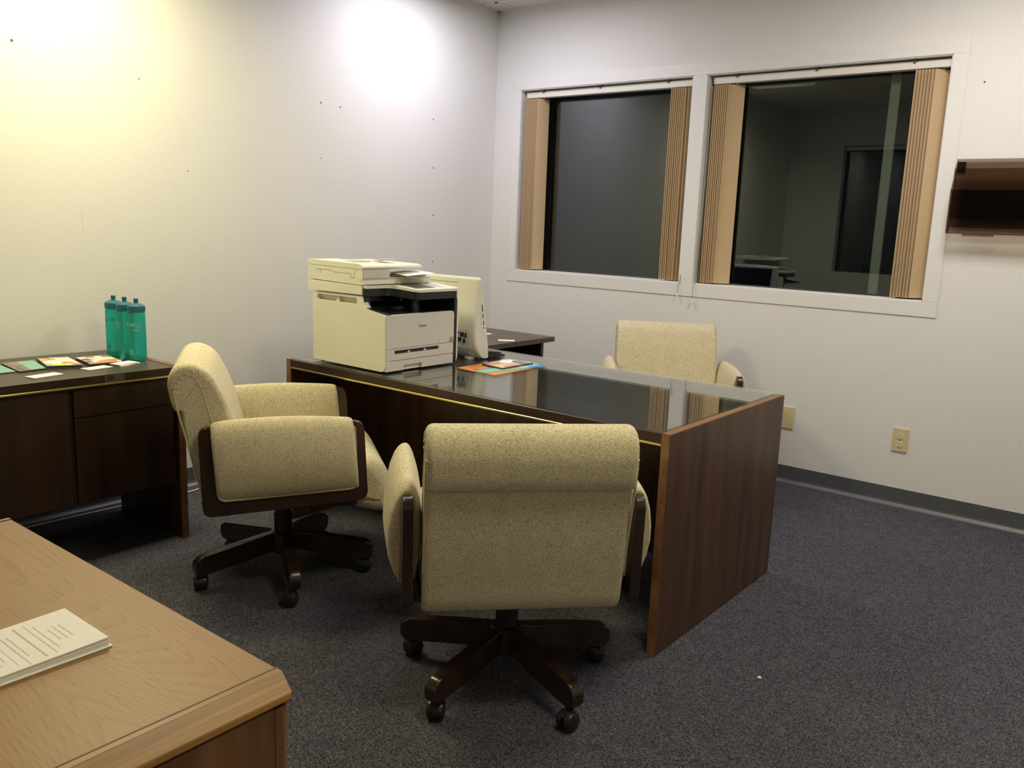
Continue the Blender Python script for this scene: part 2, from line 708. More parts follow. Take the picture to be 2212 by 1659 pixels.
def copy_tree(o, parent=None):
    c = o.copy()
    COL.objects.link(c)
    c.parent = parent
    for ch in o.children:
        copy_tree(ch, c)
    return c


# ================================================================== THE SETTING
XR, YF = 5.2, -5.12
WT = 0.20
W1 = (0.2135, 1.4479, 1.0641, 2.2312)
W2 = (1.5376, 2.7916, 1.0641, 2.2312)

b = box(-0.2, XR + .2, YF - .2, 0.2, -0.1, 0.0)
ident(obj('floor', b, M_CARPET, smooth=False), kind='structure')

wl = ident(obj('wall_left', box(-WT, 0, YF - WT, WT, 0, H + .1), M_WALL, smooth=False), kind='structure')
ident(obj('wall_right', box(XR, XR + WT, YF - WT, WT, 0, H + .1), M_WALL, smooth=False), kind='structure')


def holed_wall(name, x0, x1, y0, y1, holes):
    """wall along x with rectangular openings, one mesh"""
    bm = bmesh.new()
    xs = sorted({x0, x1, *[h[0] for h in holes], *[h[1] for h in holes]})
    for xa, xb in zip(xs, xs[1:]):
        hh = [h for h in holes if h[0] <= xa + 1e-6 and h[1] >= xb - 1e-6]
        if hh:
            box(xa, xb, y0, y1, 0, hh[0][2], into=bm)
            box(xa, xb, y0, y1, hh[0][3], H + .1, into=bm)
        else:
            box(xa, xb, y0, y1, 0, H + .1, into=bm)
    bmesh.ops.remove_doubles(bm, verts=bm.verts, dist=1e-5)
    return ident(obj(name, bm, M_WALL, smooth=False), kind='structure')


wb = holed_wall('wall_back', 0, XR, 0, WT, [W1, W2])
W3 = (0.60, 1.98, 0.98, 2.37)
wf = holed_wall('wall_front', 0, XR, YF - WT, YF, [W3])


# nail holes and scuffs (small marks in the walls)
def nail(wall, p, axis, r=0.005):
    b = lathe([(r * .75, 0), (r * .75, 0.0012)], 10, axis=axis)
    if axis == 'y':
        xf(b, Matrix.Scale(-1, 4, (0, 1, 0)))
    xf(b, Matrix.Translation(p))
    obj('nail_hole', b, M_HOLE, wall, smooth=False)


for y, z, r in [(-3.032, 2.009, .0075), (-2.506, 1.942, .004), (-1.481, 1.972, .006), (-1.346, 1.967, .006), (-0.603, 1.987, .006),
                (-0.595, 1.695, .006), (-0.590, 1.404, .006), (-0.586, 1.113, .006), (-1.479, 1.681, .004), (-2.28, 1.555, .0035)]:
    nail(wl, (0, y, z), 'x', r)
nail(wb, (2.939, 0, 2.095), 'y', .006)
obj('scuff', box(0, 0.0006, -2.792, -2.787, 1.26, 1.38), M_STAIN, wl, smooth=False)

# ceiling with lay-in tiles
ce = ident(obj('ceiling', box(-WT, XR + WT, YF - WT, WT, H + .02, H + .1), M_CEIL, smooth=False), kind='structure')
tile_bm = box(-.298, .298, -.603, .603, -.006, .004, .003, 1)
tile0 = None
TX = [0.0, 0.14] + [0.14 + 0.61 * k for k in range(1, 9)]
ty0 = -0.20
tees = bmesh.new()
nx = int((XR) / 0.61) + 2
for i in range(nx):
    xa = 0.14 + 0.61 * (i - 1)
    xb_ = xa + 0.61
    if xb_ <= 0 or xa >= XR:
        continue
    for j in range(6):
        yb_ = ty0 - 1.22 * (j - 1)
        ya = yb_ - 1.22
        A, B, C_, D = max(xa, 0.0), min(xb_, XR), max(ya, YF), min(yb_, 0.0)
        if B - A < .03 or D - C_ < .03:
            continue
        o = obj('ceiling_tile', box(A + .011, B - .011, C_ + .011, D - .011, H + .002, H + .018, .003, 1), M_CEIL, ce, smooth=False)
for i in range(nx):
    x = 0.14 + 0.61 * (i - 1)
    if 0 < x < XR:
        box(x - .012, x + .012, YF, 0, H - .001, H + .006, into=tees)
for j in range(6):
    y = ty0 - 1.22 * (j - 1)
    if YF < y < 0:
        box(0, XR, y - .012, y + .012, H - .001, H + .006, into=tees)
obj('ceiling_grid', tees, M_GRID, ce, smooth=False)
ang = bmesh.new()
box(0, .02, YF, 0, H - .002, H + .004, into=ang)
box(0, XR, -.02, 0, H - .002, H + .004, into=ang)
box(XR - .02, XR, YF, 0, H - .002, H + .004, into=ang)
box(0, XR, YF, YF + .02, H - .002, H + .004, into=ang)
obj('wall_angle', ang, M_GRID, ce, smooth=False)

# baseboards (vinyl cove with a paler toe)
def cove(name, poly_axis, a0, a1, sgn, origin):
    h = 0.098
    prof = [(0, 0), (.010, 0), (.006, .012), (.003, .03), (.003, h), (0, h)]
    toe = [(0, 0), (.019, 0), (.017, .006), (.009, .013), (.004, .02), (0, .02)]
    bb = prism([(origin + sgn * p[0], p[1]) for p in prof], a0, a1, poly_axis)
    o = ident(obj(name, bb, M_COVE, smooth=False), kind='structure')
    obj('toe_strip', prism([(origin + sgn * p[0], p[1] + .0005) for p in toe], a0, a1, poly_axis), M_TOE, o, smooth=False)


cove('baseboard_left', 'y', YF, 0, 1, 0.0)
cove('baseboard_right', 'y', YF, 0, -1, XR)
cove('baseboard_back', 'x', 0, XR, -1, 0.0)
cove('baseboard_front', 'x', 0, XR, 1, YF)

# flat casing boards round the two windows
CT = 0.005
TB, TT, TL, TR = 0.988, 2.30, 0.150, 2.862
for n, (a0, a1, z0, z1) in enumerate([(TL, TR, TB, W1[2]), (TL, TR, W1[3], TT), (TL, W1[0], W1[2], W1[3]), (W1[1], W2[0], W1[2], W1[3]),
                                      (W2[1], TR, W1[2], W1[3])], 1):
    ident(obj('trim_%d' % n, box(a0, a1, -CT, 0.0, z0, z1, .0015, 1), M_CASING, smooth=False), kind='structure')


def window(n, W, yg, sgn, mull=None, flatglass=True):
    x0, x1, z0, z1 = W
    t = bpy.data.objects.new('window_%d' % n, None)
    t.location = ((x0 + x1) / 2, yg, z0)
    COL.objects.link(t)
    t['kind'] = 'structure'
    fr = 0.014
    bm = bmesh.new()
    ya, yb = sorted((yg - sgn * .012, yg + sgn * .03))
    box(x0, x0 + fr, ya, yb, z0, z1, into=bm)
    box(x1 - fr, x1, ya, yb, z0, z1, into=bm)
    box(x0 + fr, x1 - fr, ya, yb, z0, z0 + fr * .5, into=bm)
    box(x0 + fr, x1 - fr, ya, yb, z1 - fr, z1, into=bm)
    obj('window_frame', bm, M_WINFRAME, t, smooth=False, world=True)
    obj('pane', box(x0 + fr, x1 - fr, yg - .003, yg + .003, z0 + fr * .5, z1 - fr), M_WGLASS, t, smooth=False, world=True)
    # plaster jambs and sill lining of the opening
    ja, jb = sorted((0.0 if sgn > 0 else YF, ya if sgn > 0 else yb))
    jm = bmesh.new()
    box(x0, x0 + .004, ja, jb, z0, z1, into=jm)
    box(x1 - .004, x1, ja, jb, z0, z1, into=jm)
    box(x0, x1, ja, jb, z1 - .004, z1, into=jm)
    obj('jamb_lining', jm, M_CASING, t, smooth=False, world=True)
    obj('window_sill', box(x0, x1, ja, jb, z0 - .001, z0 + .004), M_CASING, t, smooth=False, world=True)
    if mull:
        obj('mullion', box(mull[0], mull[1], yg + .012, yg + .03, z0 + .01, z1 - .02, .002, 1), M_MULLION, t, smooth=False, world=True)
    return t


YG = 0.150
window(1, W1, YG, 1)
window(2, W2, .115, 1, (2.488, 2.536))
w3 = window(3, W3, YF - .12, -1)
obj('headrail', box(W3[0] + .02, W3[1] - .01, YF - .075, YF - .03, W3[3] - .05, W3[3] - .012, .003, 1), M_RAIL, w3, smooth=False, world=True)


# ================================================================== VERTICAL BLINDS
def blind(W, left, right, label, cordx, cordz):
    x0, x1, z0, z1 = W
    t = thing('vertical_blind', ((x0 + x1) / 2, .05, z1), label, 'blind', group='vertical blinds in the two windows')
    rail = box(x0 + .022, x1 - .006, .030, .075, z1 - .050, z1 - .012, .003, 2)
    obj('headrail', rail, M_RAIL, t, world=True)
    for fx in (.13, .48, .86):
        xx = x0 + (x1 - x0) * fx
        obj('bracket', box(xx - .006, xx + .006, .022, .06, z1 - .022, z1 - .003, .001, 1), M_HOLE, t, smooth=False, world=True)
    for spec in (left, right):
        xs, angs = spec
        for x, a in zip(xs, angs):
            h0, h1 = z0 + .008 + random.uniform(0, .004), z1 - .056
            wv = 0.089
            # gently curved slat cross-section, as wide as wv along y
            sec = []
            nseg = 6
            for k in range(nseg + 1):
                u = (k / nseg - .5)
                sec.append((.004 * (1 - 4 * u * u), u * wv))
            th = .0014
            poly = [(p[0] + th, p[1]) for p in sec] + [(p[0] - th, p[1]) for p in reversed(sec)]
            bb = prism(poly, h0, h1, 'z')
            tw = random.uniform(-.012, .012)
            for v in bb.verts:
                f = (v.co.z - h0) / (h1 - h0)
                v.co.x += tw * .25 * math.sin(PI * f) + tw * .3 * (1 - f)
            xf(bb, Matrix.Translation((x, .062, 0)) @ Matrix.Rotation(R(a), 4, 'Z'))
            va = obj('vane', bb, M_BLIND, t, world=True)
            st = box(x - .004, x + .004, .058, .066, h1 - .012, z1 - .048)
            obj('vane_hook', st, M_RAIL, va, smooth=False, world=True)
    # pull cord with its tassel hanging over the sill
    if cordx:
        pts = catmull([(cordx + .012, .028, z1 - .06), (cordx + .010, .022, z0 + .5), (cordx + .006, -.004, z0 + .05), (cordx + .002, -.018, z0 - .01),
                       (cordx, -.019, cordz + .02)], 6, False)
        co = obj('pull_cord', tube(pts, .0014, 6), M_TOE, t, world=True)
        obj('tassel', lathe([(.0015, .026), (.004, .022), (.0062, .004), (.0058, 0), (.001, -.001)], 12, (cordx, -.019, cordz - .006)), M_RAIL, co, world=True)
        # bead chain loop
        lp = catmull([(cordx - .006, .035, z1 - .06), (cordx - .004, .03, z0 + .55), (cordx - .010, .02, z0 + .30), (cordx - .016, .02, z0 + .18),
                      (cordx - .012, .022, z0 + .15), (cordx - .006, .022, z0 + .2), (cordx + .000, .026, z0 + .4), (cordx + .003, .03, z1 - .06)], 6, False)
        obj('bead_chain', tube(lp, .0016, 6), M_RAIL, t, world=True)
    return t


def spread(a, b, n):
    return [a + (b - a) * k / (n - 1) for k in range(n)]


blind(W1, (spread(.246, .352, 9), [-5] * 8 + [-20]), (spread(1.308, 1.396, 8) + [1.412], [-5] * 8 + [4]),
      'tan vertical blind drawn open in the left window', 1.455, .985)
blind(W2, (spread(1.580, 1.664, 8) + [1.690], [-6] * 8 + [-52]), (spread(2.636, 2.710, 6) + [2.744], [-8] * 6 + [-42]),
      'tan vertical blind drawn open in the right window beside the wall file', 1.553, .955)

# ================================================================== DESK
GZ = 0.746
dk = thing('executive_desk', (1.68, -1.8, 0), 'dark walnut executive desk with brass strip and glass top, printer standing on it', 'desk')
DX0, DX1, DY0, DY1 = 0.725, 2.628, -2.268, -1.3235


def end_panel(x0, x1, outer_y0, outer_y1):
    o = obj('end_panel', box(x0, x1, outer_y0, outer_y1, 0.0, 0.7405, .0015, 1), M_WALNUT_Z, dk, smooth=False, world=True)
    e = bmesh.new()
    box(x0 + .0008, x1 - .0008, outer_y0 + .001, outer_y1 - .001, .7405, .7415, into=e)
    box(x0 + .0008, x1 - .0008, outer_y0 - .0012, outer_y0, .001, .741, into=e)
    obj('edge_band', e, M_WALNUT_EDGE, o, smooth=False, world=True)


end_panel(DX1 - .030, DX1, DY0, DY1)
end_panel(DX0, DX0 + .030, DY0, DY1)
obj('desk_top', box(DX0 + .030, DX1 - .030, DY0 + .004, DY1, .700, .7395, .001, 1), M_WALNUT_DTOP, dk, smooth=False, world=True)
obj('front_apron', box(DX0 + .030, DX1 - .030, DY0 + .002, DY0 + .022, .707, .7385), M_WALNUT_X, dk, smooth=False, world=True)
obj('brass_strip', box(DX0 + .030, DX1 - .030, DY0 - .001, DY0 + .010, .6995, .7068, .001, 1), M_BRASS, dk, smooth=False, world=True)
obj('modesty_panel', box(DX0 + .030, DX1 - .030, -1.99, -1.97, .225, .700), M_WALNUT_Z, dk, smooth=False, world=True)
for xa, xb_ in ((DX0 + .030, 1.16), (2.19, DX1 - .030)):
    pd = obj('pedestal', box(xa, xb_, -1.97, -1.345, .235, .700), M_WALNUT_X, dk, smooth=False, world=True)
    for za, zb_ in ((.245, .40), (.405, .55), (.555, .695)):
        dr = obj('drawer', box(xa + .008, xb_ - .008, -1.345, -1.327, za, zb_, .001, 1), M_WALNUT_X, pd, smooth=False, world=True)
obj('glass_sheet', box(DX0 + .034, DX1 - .033, DY0 + .006, DY1 + .006, .7402, .7460), M_DGLASS, dk, smooth=False, world=True)
ge = bmesh.new()

# ================================================================== PRINTER
pr = thing('printer', (1.08, -2.0, GZ), 'cream white multifunction laser printer on the glass desk top', 'printer')
PX0, PX1, PY0, PY1 = .855, 1.315, -2.226, -1.790
PZ = GZ + .006
body_side = rpoly([(PX0, PZ), (1.300, PZ), (1.3125, .765), (1.3125, .983), (1.290, .9870), (1.212, .9985), (1.184, 1.004), (1.173, 1.052), (PX0 + .02, 1.052), (PX0, 1.030)],
                  [.006, .01, .01, .008, .01, .02, .02, .0, .01, .012], 3)
side = obj('body', prism(body_side, PY0, PY0 + .030, 'y', .004, 2), M_CREAM, pr, world=True)
edge_in = [(1.3125, .974), (1.300, .9775), (1.286, .981), (1.211, .9925), (1.187, .9965), (1.174, 1.003), (1.166, 1.050)]
edge_out = [(1.1745, 1.054), (1.1815, 1.010), (1.189, 1.0045), (1.2135, .9995), (1.291, .9880), (1.304, .9852), (1.3135, .9835)]
obj('bay_liner', prism(edge_in + edge_out, PY0 + .0045, PY0 + .0308, 'y'), M_PBLACK, pr, smooth=False, world=True)
core = bmesh.new()
box(PX0 + .004, 1.300, PY0 + .028, PY1 - .018, PZ, .972, into=core)
box(PX0 + .004, 1.06, PY0 + .028, PY1 - .010, .97, 1.052, into=core)
obj('inner_body', core, M_CREAM, pr, smooth=False, world=True)
far = rpoly([(PX0, PZ), (1.300, PZ), (1.3125, .765), (1.3125, 1.02), (1.30, 1.052), (PX0, 1.052)], [.006, .01, .01, .01, .01, .01], 3)
obj('far_side', prism(far, PY1 - .012, PY1 - .002, 'y', .003, 2), M_CREAM, pr, world=True)
obj('dark_column', prism(rpoly([(1.24, PZ), (1.306, PZ), (1.3135, .765), (1.3135, 1.036), (1.305, 1.060), (1.10, 1.060), (1.10, .99), (1.24, .98)], [.0, .006, .008, .012, .012, 0, 0, 0], 3),
                         PY1 - .030, PY1 - .0115, 'y', .002, 1), M_PBLACK, pr, world=True)
# recessed hand-hold in the side
cx0, cx1, cz0, cz1 = .884, 1.140, 1.0165, 1.0415
cut_poly = rpoly([(cx0, cz0), (cx0, cz1), (cx1, cz1), (cx1, cz0)], .0112, 5)
cb = prism(cut_poly, PY0 - .01, PY0 + .022, 'y')
xf(cb, Matrix.Translation(-Vector((1.08, -2.0, GZ))))
cut(side, cb)
obj('handhold_rib', box(1.005, 1.022, PY0 + .006, PY0 + .024, cz0 + .001, cz1 - .0005), M_CREAM, pr, smooth=False, world=True)
for q in ((1.03, .999), (1.075, .995)):
    obj('side_dimple', lathe([(.0055, .001), (.0050, -.0008), (0.003, -.0006)], 12, (q[0], PY0, q[1]), axis='y'), M_CREAM, pr, world=True)
# black output bay
bay = bmesh.new()
prism([(1.06, .990), (1.16, .972), (1.298, .973), (1.3115, .980), (1.24, .984), (1.18, .992), (1.10, 1.008), (1.06, 1.020)], PY0 + .0305, PY1 - .031, 'y', into=bay)
box(1.055, 1.075, PY0 + .0305, PY1 - .031, .99, 1.056, into=bay)
prism([(1.06, .98), (1.30, .98), (1.19, 1.0), (1.172, 1.056), (1.06, 1.056)], PY0 + .0302, PY0 + .034, 'y', into=bay)
prism([(1.17, .99), (1.24, .99), (1.20, 1.0), (1.178, 1.05)], PY1 - .05, PY1 - .031, 'y', into=bay)
obj('output_bay', bay, M_PBLACK, pr, smooth=False, world=True)
for yy in (-1.99, -1.93):
    obj('bay_rib', box(1.076, 1.16, yy - .008, yy + .008, 1.02, 1.052), M_PDARK, pr, smooth=False, world=True)
obj('bay_stop', prism(rpoly([(-.03, 0), (.03, 0), (.018, .012), (-.018, .012)], .004), 1.17, 1.20, 'x'), M_PDARK, pr).location = (-1.08, -.04, .993 - GZ - .002)
# front: door, bypass slot, cassette
door = rpoly([(PY0 + .003, .8465), (PY0 + .003, .9835), (-1.822, .9835), (-1.822, .8465)], [.002, .003, .014, .002], 4)
fd = obj('front_door', prism(door, 1.300, 1.3155, 'x', .0015, 1), M_PWHITE, pr, world=True)
lb = text_bm('Canon', .0165, .0003, True)
xf(lb, Matrix.Translation((1.3158, -2.018, .931)) @ Matrix.Rotation(R(90), 4, 'Z') @ Matrix.Rotation(R(90), 4, 'X'))
obj('lettering', lb, M_INK, fd, smooth=False, world=True)
obj('door_latch', box(1.3150, 1.3162, -1.912, -1.824, .8475, .8795, .0005, 1), M_PWHITE, fd, smooth=False, world=True)
es = bmesh.new()
box(1.3161, 1.3166, -1.848, -1.829, .8485, .8685, into=es)
obj('badge', es, M_INK, fd, smooth=False, world=True)
es = bmesh.new()
for a, c, z0, z1 in ((-1.845, -1.832, .853, .8545), (-1.845, -1.842, .857, .866), (-1.840, -1.837, .857, .866), (-1.836, -1.832, .861, .866)):
    box(1.3165, 1.3168, a, c, z0, z1, into=es)
obj('badge_strokes', es, M_PWHITE, fd, smooth=False, world=True)
by = obj('bypass_tray', prism(rpoly([(PY0 + .003, .7965), (PY0 + .003, .8445), (-1.822, .8445), (-1.822, .7965)], .002, 2), 1.296, 1.3150, 'x', .0012, 1), M_PWHITE, pr, world=True)
cb = box(1.306, 1.33, -2.178, -1.915, .823, .838)
xf(cb, Matrix.Translation(-Vector((1.08, -2.0, GZ))))
cut(by, cb)
sl = bmesh.new()
box(1.3055, 1.3070, -2.177, -1.916, .8235, .8375, into=sl)
obj('bypass_slot', sl, M_PBLACK, by, smooth=False, world=True)
for yy in (-2.093, -1.998):
    obj('roller_guide', lathe([(.004, -.005), (.006, -.003), (.006, .003), (.004, .005)], 14, (1.310, yy, .8265), axis='y'), M_PWHITE, by, world=True)
cas = obj('paper_cassette', prism(rpoly([(PY0 + .003, PZ + .001), (PY0 + .003, .7945), (-1.822, .7945), (-1.822, PZ + .001)], .002, 2), 1.290, 1.3145, 'x', .0012, 1), M_PWHITE, pr, world=True)
cb = box(1.298, 1.33, -2.124, -2.018, PZ - .01, .7745)
xf(cb, Matrix.Translation(-Vector((1.08, -2.0, GZ))))
cut(cas, cb)
for xx in (.90, 1.25):
    for yy in (-2.2, -1.83):
        obj('foot', lathe([(.012, GZ), (.014, PZ + .002)], 12, (xx, yy, 0)), M_BLACK, pr, world=True)
# scanner base and lid
sb = obj('scanner_base', prism(rpoly([(.831, 1.0545), (1.1735, 1.0545), (1.1735, 1.0935), (.829, 1.0995), (.829, 1.060)], .005, 3), PY0 - .004, -1.805, 'y', .003, 2), M_CREAM, pr, world=True)
lid = obj('scanner_lid', prism(rpoly([(.829, 1.1025), (1.165, 1.0955), (1.178, 1.0975), (1.170, 1.106), (1.168, 1.116), (1.178, 1.123), (.829, 1.123)], .003, 3),
                               PY0 - .004, -1.826, 'y', .002, 2), M_CREAM, pr, world=True)
adf = obj('document_feeder', prism(rpoly([(.829, 1.122), (1.177, 1.122), (1.177, 1.160), (.829, 1.166)], .004, 3), PY0 - .004, -2.078, 'y', .002, 2), M_CREAM, pr, world=True)
tc = obj('feeder_cover', prism(rpoly([(.828, 1.162), (1.178, 1.160), (1.184, 1.166), (1.176, 1.176), (1.155, 1.181), (.838, 1.186), (.828, 1.180)], .005, 3),
                               PY0 - .005, -2.078, 'y', .004, 2), M_CREAM, adf, world=True)
obj('feeder_tray', prism(rpoly([(.840, 1.160), (1.172, 1.160), (1.182, 1.166), (1.174, 1.175), (1.150, 1.179), (.848, 1.183), (.838, 1.177)], .004, 3),
                         -2.079, -1.888, 'y', .006, 2), M_CREAM, adf, world=True)
obj('feeder_front', box(1.1765, 1.1785, PY0 + .0005, -2.079, 1.1235, 1.1595), M_PWHITE, adf, smooth=False, world=True)
obj('tray_recess', prism(rpoly([(.90, -2.11), (1.05, -2.17), (1.07, -2.11), (1.00, -2.02), (.90, -2.02)], .01, 3), 1.1838, 1.1846, 'z'), M_SLOT, adf, smooth=False, world=True)
fl = box(1.01, 1.10, -2.03, -1.97, 0, .003, .001, 1)
xf(fl, Matrix.Translation((0, 0, 1.184)) @ Matrix.Translation((1.01, 0, 0)) @ Matrix.Rotation(R(-7), 4, 'Y') @ Matrix.Translation((-1.01, 0, 0)))
obj('tray_flap', fl, M_CREAM, adf, smooth=False, world=True)
gr = bmesh.new()     # fine seams on the feeder side
ys = PY0 - .0056
for a, c, z0, z1 in ((.877, .985, 1.1470, 1.1478), (.912, .9128, 1.134, 1.147), (.912, .92, 1.134, 1.1348), (1.0, 1.105, 1.1400, 1.1408), (.985, 1.0, 1.1430, 1.1438),
                     (1.105, 1.106, 1.124, 1.1408), (1.105, 1.128, 1.1235, 1.1243), (1.128, 1.129, 1.1235, 1.142), (1.135, 1.1357, 1.142, 1.178)):
    box(a, c, ys + .0005, ys + .003, z0, z1, into=gr)
obj('feeder_seam', gr, M_SLOT, adf, smooth=False, world=True)
# control panel: plan outline, tilted a little
plan = rpoly([(1.160, PY0 + .002), (1.192, PY0 + .002), (1.196, -2.085), (1.316, -2.050), (1.318, PY1), (1.160, PY1)], [.002, .003, .03, .02, .03, .0], 5)


def panel_bm(z0, z1, grow):
    pb = prism([(p[0] + (grow if p[0] > 1.17 else 0), p[1]) for p in plan], z0, z1, 'z', .0012, 1)
    for v in pb.verts:
        v.co.z -= max(0, v.co.x - 1.18) * .10
    return pb


cp = obj('control_panel', panel_bm(1.0835, 1.0945, 0), M_CREAM, pr, world=True)
obj('panel_skirt', panel_bm(1.052, 1.0845, -.003), M_PBLACK, pr, world=True)
ts = box(1.190, 1.285, -2.030, -1.915, 1.0945, 1.0958, .0005, 1)
for v in ts.verts:
    v.co.z -= max(0, v.co.x - 1.18) * .10
obj('touch_screen', ts, M_SCREEN, cp, smooth=False, world=True)
ts = box(1.297, 1.316, -2.0, -1.955, 1.0925, 1.0950, .0005, 1)
for v in ts.verts:
    v.co.z -= max(0, v.co.x - 1.18) * .10
obj('panel_lip', ts, M_PWHITE, cp, smooth=False, world=True)

# loose sheets lying in the feeder, one above the other
for k, (hx, yy, zz, rx, rz) in enumerate([(1.160, -1.950, 1.1245, 0, 3), (1.172, -1.945, 1.1300, 5, 9), (1.182, -1.946, 1.1385, 8, -7)]):
    pz = catmull([(-.10, 0), (-.03, .002 + .002 * k), (.035, .0025), (.075 + .008 * k, .0)], 4, False)
    s_ = prism(pz + [(p[0], p[1] - .0009) for p in reversed(pz)], -.075, .075, 'y')
    o = obj('paper_sheet', s_, M_CARD, smooth=False)
    o.location = (hx - .03, yy, zz)
    o.rotation_euler = (R(rx * .5), 0, R(rz))
    ident(o, ['lowest loose white sheet tucked under the feeder tray of the printer', 'middle loose white sheet tucked under the feeder tray of the printer',
              'topmost loose white sheet tucked under the feeder tray of the printer'][k], 'paper', group='loose sheets in the printer feeder')

# ================================================================== ALL-IN-ONE COMPUTER
mo = thing('computer', (1.05, -1.62, GZ), 'white all-in-one computer seen from behind beside the printer', 'computer')
MX0, MX1 = .800, 1.322
# side profile in (y, z): screen faces +y and leans back over the printer side
screen_b, screen_t = (-1.588, .768), (-1.640, 1.122)
prof = rpoly([(-1.586, .752), (-1.590, .80), (-1.640, 1.116), (-1.655, 1.124), (-1.668, 1.116), (-1.680, 1.03), (-1.688, .95), (-1.689, .86), (-1.674, .79), (-1.640, .756), (-1.618, .750)],
             [.006, 0, .004, .008, .01, .05, .05, .04, .04, .02, .008], 4)
mb = cushion([(p[0], p[1]) for p in prof], (MX1 - MX0) / 2, .019, 5, lambda p: min(1.0, max(.08, (-1.605 - p.x) / .085)))
xf(mb, Matrix.Translation(((MX0 + MX1) / 2, 0, 0)) @ Matrix(((0, 1, 0, 0), (1, 0, 0, 0), (0, 0, 1, 0), (0, 0, 0, 1))))
obj('monitor_shell', mb, M_MONWHITE, mo, world=True)
bez = prism([(-1.5865, .775), (-1.6385, 1.115), (-1.6330, 1.1155), (-1.5810, .775)], MX0 + .026, MX1 - .026, 'x', .001, 1)
obj('bezel', bez, M_MONWHITE, mo, smooth=False, world=True)
scr = prism([(-1.5815, .805), (-1.6290, 1.103), (-1.6282, 1.103), (-1.5806, .805)], MX0 + .040, MX1 - .040, 'x')
obj('screen', scr, M_MONSCREEN, mo, smooth=False, world=True)
# side band with ports
band = rpoly([(-1.607, .850), (-1.634, 1.02), (-1.648, 1.01), (-1.650, .96), (-1.640, .875)], [.004, .01, .01, .02, .02], 3)
bd = obj('port_strip', prism(band, MX1 - .004, MX1 + .0015, 'x', .001, 1), M_MONWHITE, mo, smooth=False, world=True)
for zc, hh in ((.985, .016), (.950, .011), (.918, .010), (.895, .005)):
    yc = -1.6355 + (.95 - zc) * .16
    p = box(MX1 + .001, MX1 + .0022, yc - .003, yc + .003, zc - hh, zc + hh, .0005, 1)
    for v in p.verts:
        v.co.y += (v.co.z - zc) * -.16
    obj('side_port', p, M_PBLACK, bd, smooth=False, world=True)
# rear connector bay and ventilation slot
cbm = bmesh.new()
rb = prism([(-1.6825, .800), (-1.6935, .885), (-1.680, .885), (-1.67, .800)], MX0 + .36, MX1 - .024, 'x', .002, 1)
rp = obj('connector_bay', rb, M_PWHITE, mo, smooth=False, world=True)
for xx, zz, wx, hz in ((1.226, .868, .004, .004), (1.250, .862, .009, .010), (1.272, .860, .003, .011), (1.231, .838, .009, .009), (1.262, .833, .003, .010), (1.200, .858, .006, .008)):
    obj('rear_port', box(xx - wx, xx + wx, -1.6965, -1.680, zz - hz, zz + hz), M_PBLACK, rp, smooth=False, world=True)
vt = box(1.02, 1.20, -1.6725, -1.665, 1.094, 1.097)
obj('vent_slot', vt, M_SLOT, mo, smooth=False, world=True)
obj('foot', prism(rpoly([(-1.675, GZ), (-1.635, GZ), (-1.625, .756), (-1.680, .762)], .004, 3), MX1 - .065, MX1 - .045, 'x', .004, 2), M_MONWHITE, mo, world=True)
obj('foot', prism(rpoly([(-1.675, GZ), (-1.635, GZ), (-1.625, .756), (-1.680, .762)], .004, 3), MX0 + .04, MX0 + .07, 'x', .004, 2), M_MONWHITE, mo, world=True)

kb = thing('keyboard', (1.09, -1.50, GZ), 'black keyboard lying on the glass behind the white computer', 'keyboard')
obj('keyboard_case', prism(rpoly([(-1.560, GZ), (-1.440, GZ), (-1.436, .750), (-1.455, .756), (-1.555, .770)], .002, 3), .88, 1.302, 'x', .002, 1), M_BLACK, kb, world=True)
kk = bmesh.new()
for r_ in range(5):
    for c_ in range(18):
        y = -1.548 + r_ * .019
        z = .7695 - r_ * .0026
        box(.888 + c_ * .0228, .888 + c_ * .0228 + .019, y, y + .016, z, z + .005, into=kk)
kx = obj('keys', kk, M_PBLACK, kb, smooth=False, world=True)
kx['kind'] = 'stuff'


# ================================================================== SHEETS ON THE DESK
def sheet(name, corners, z, th, mat, label, cat, prints=(), group=None, edge=None):
    """flat printed piece: corners in world xy, counter-clockwise; prints are (polygon in 0..1 uv, colour)"""
    c = [Vector((p[0], p[1])) for p in corners]
    ctr = sum(c, Vector((0, 0))) / 4
    t = thing(name, (ctr.x, ctr.y, z), label, cat, group=group)
    obj('sheet', prism([tuple(p) for p in c], z, z + th, 'z'), mat, t, smooth=False, world=True)
    if prints:
        pb = bmesh.new()
        mats = []
        for i, (pl, col) in enumerate(prints):
            pts = []
            for u, v in pl:
                q = c[0] * (1 - u) * (1 - v) + c[1] * u * (1 - v) + c[2] * u * v + c[3] * (1 - u) * v
                pts.append(tuple(q))
            m = flat(col)
            if m not in mats:
                mats.append(m)
            prism(pts, z + th, z + th + .00025 + .00012 * i, 'z', into=pb, mi=mats.index(m))
        obj('cover_print', pb, mats, t, smooth=False, world=True)
    return t


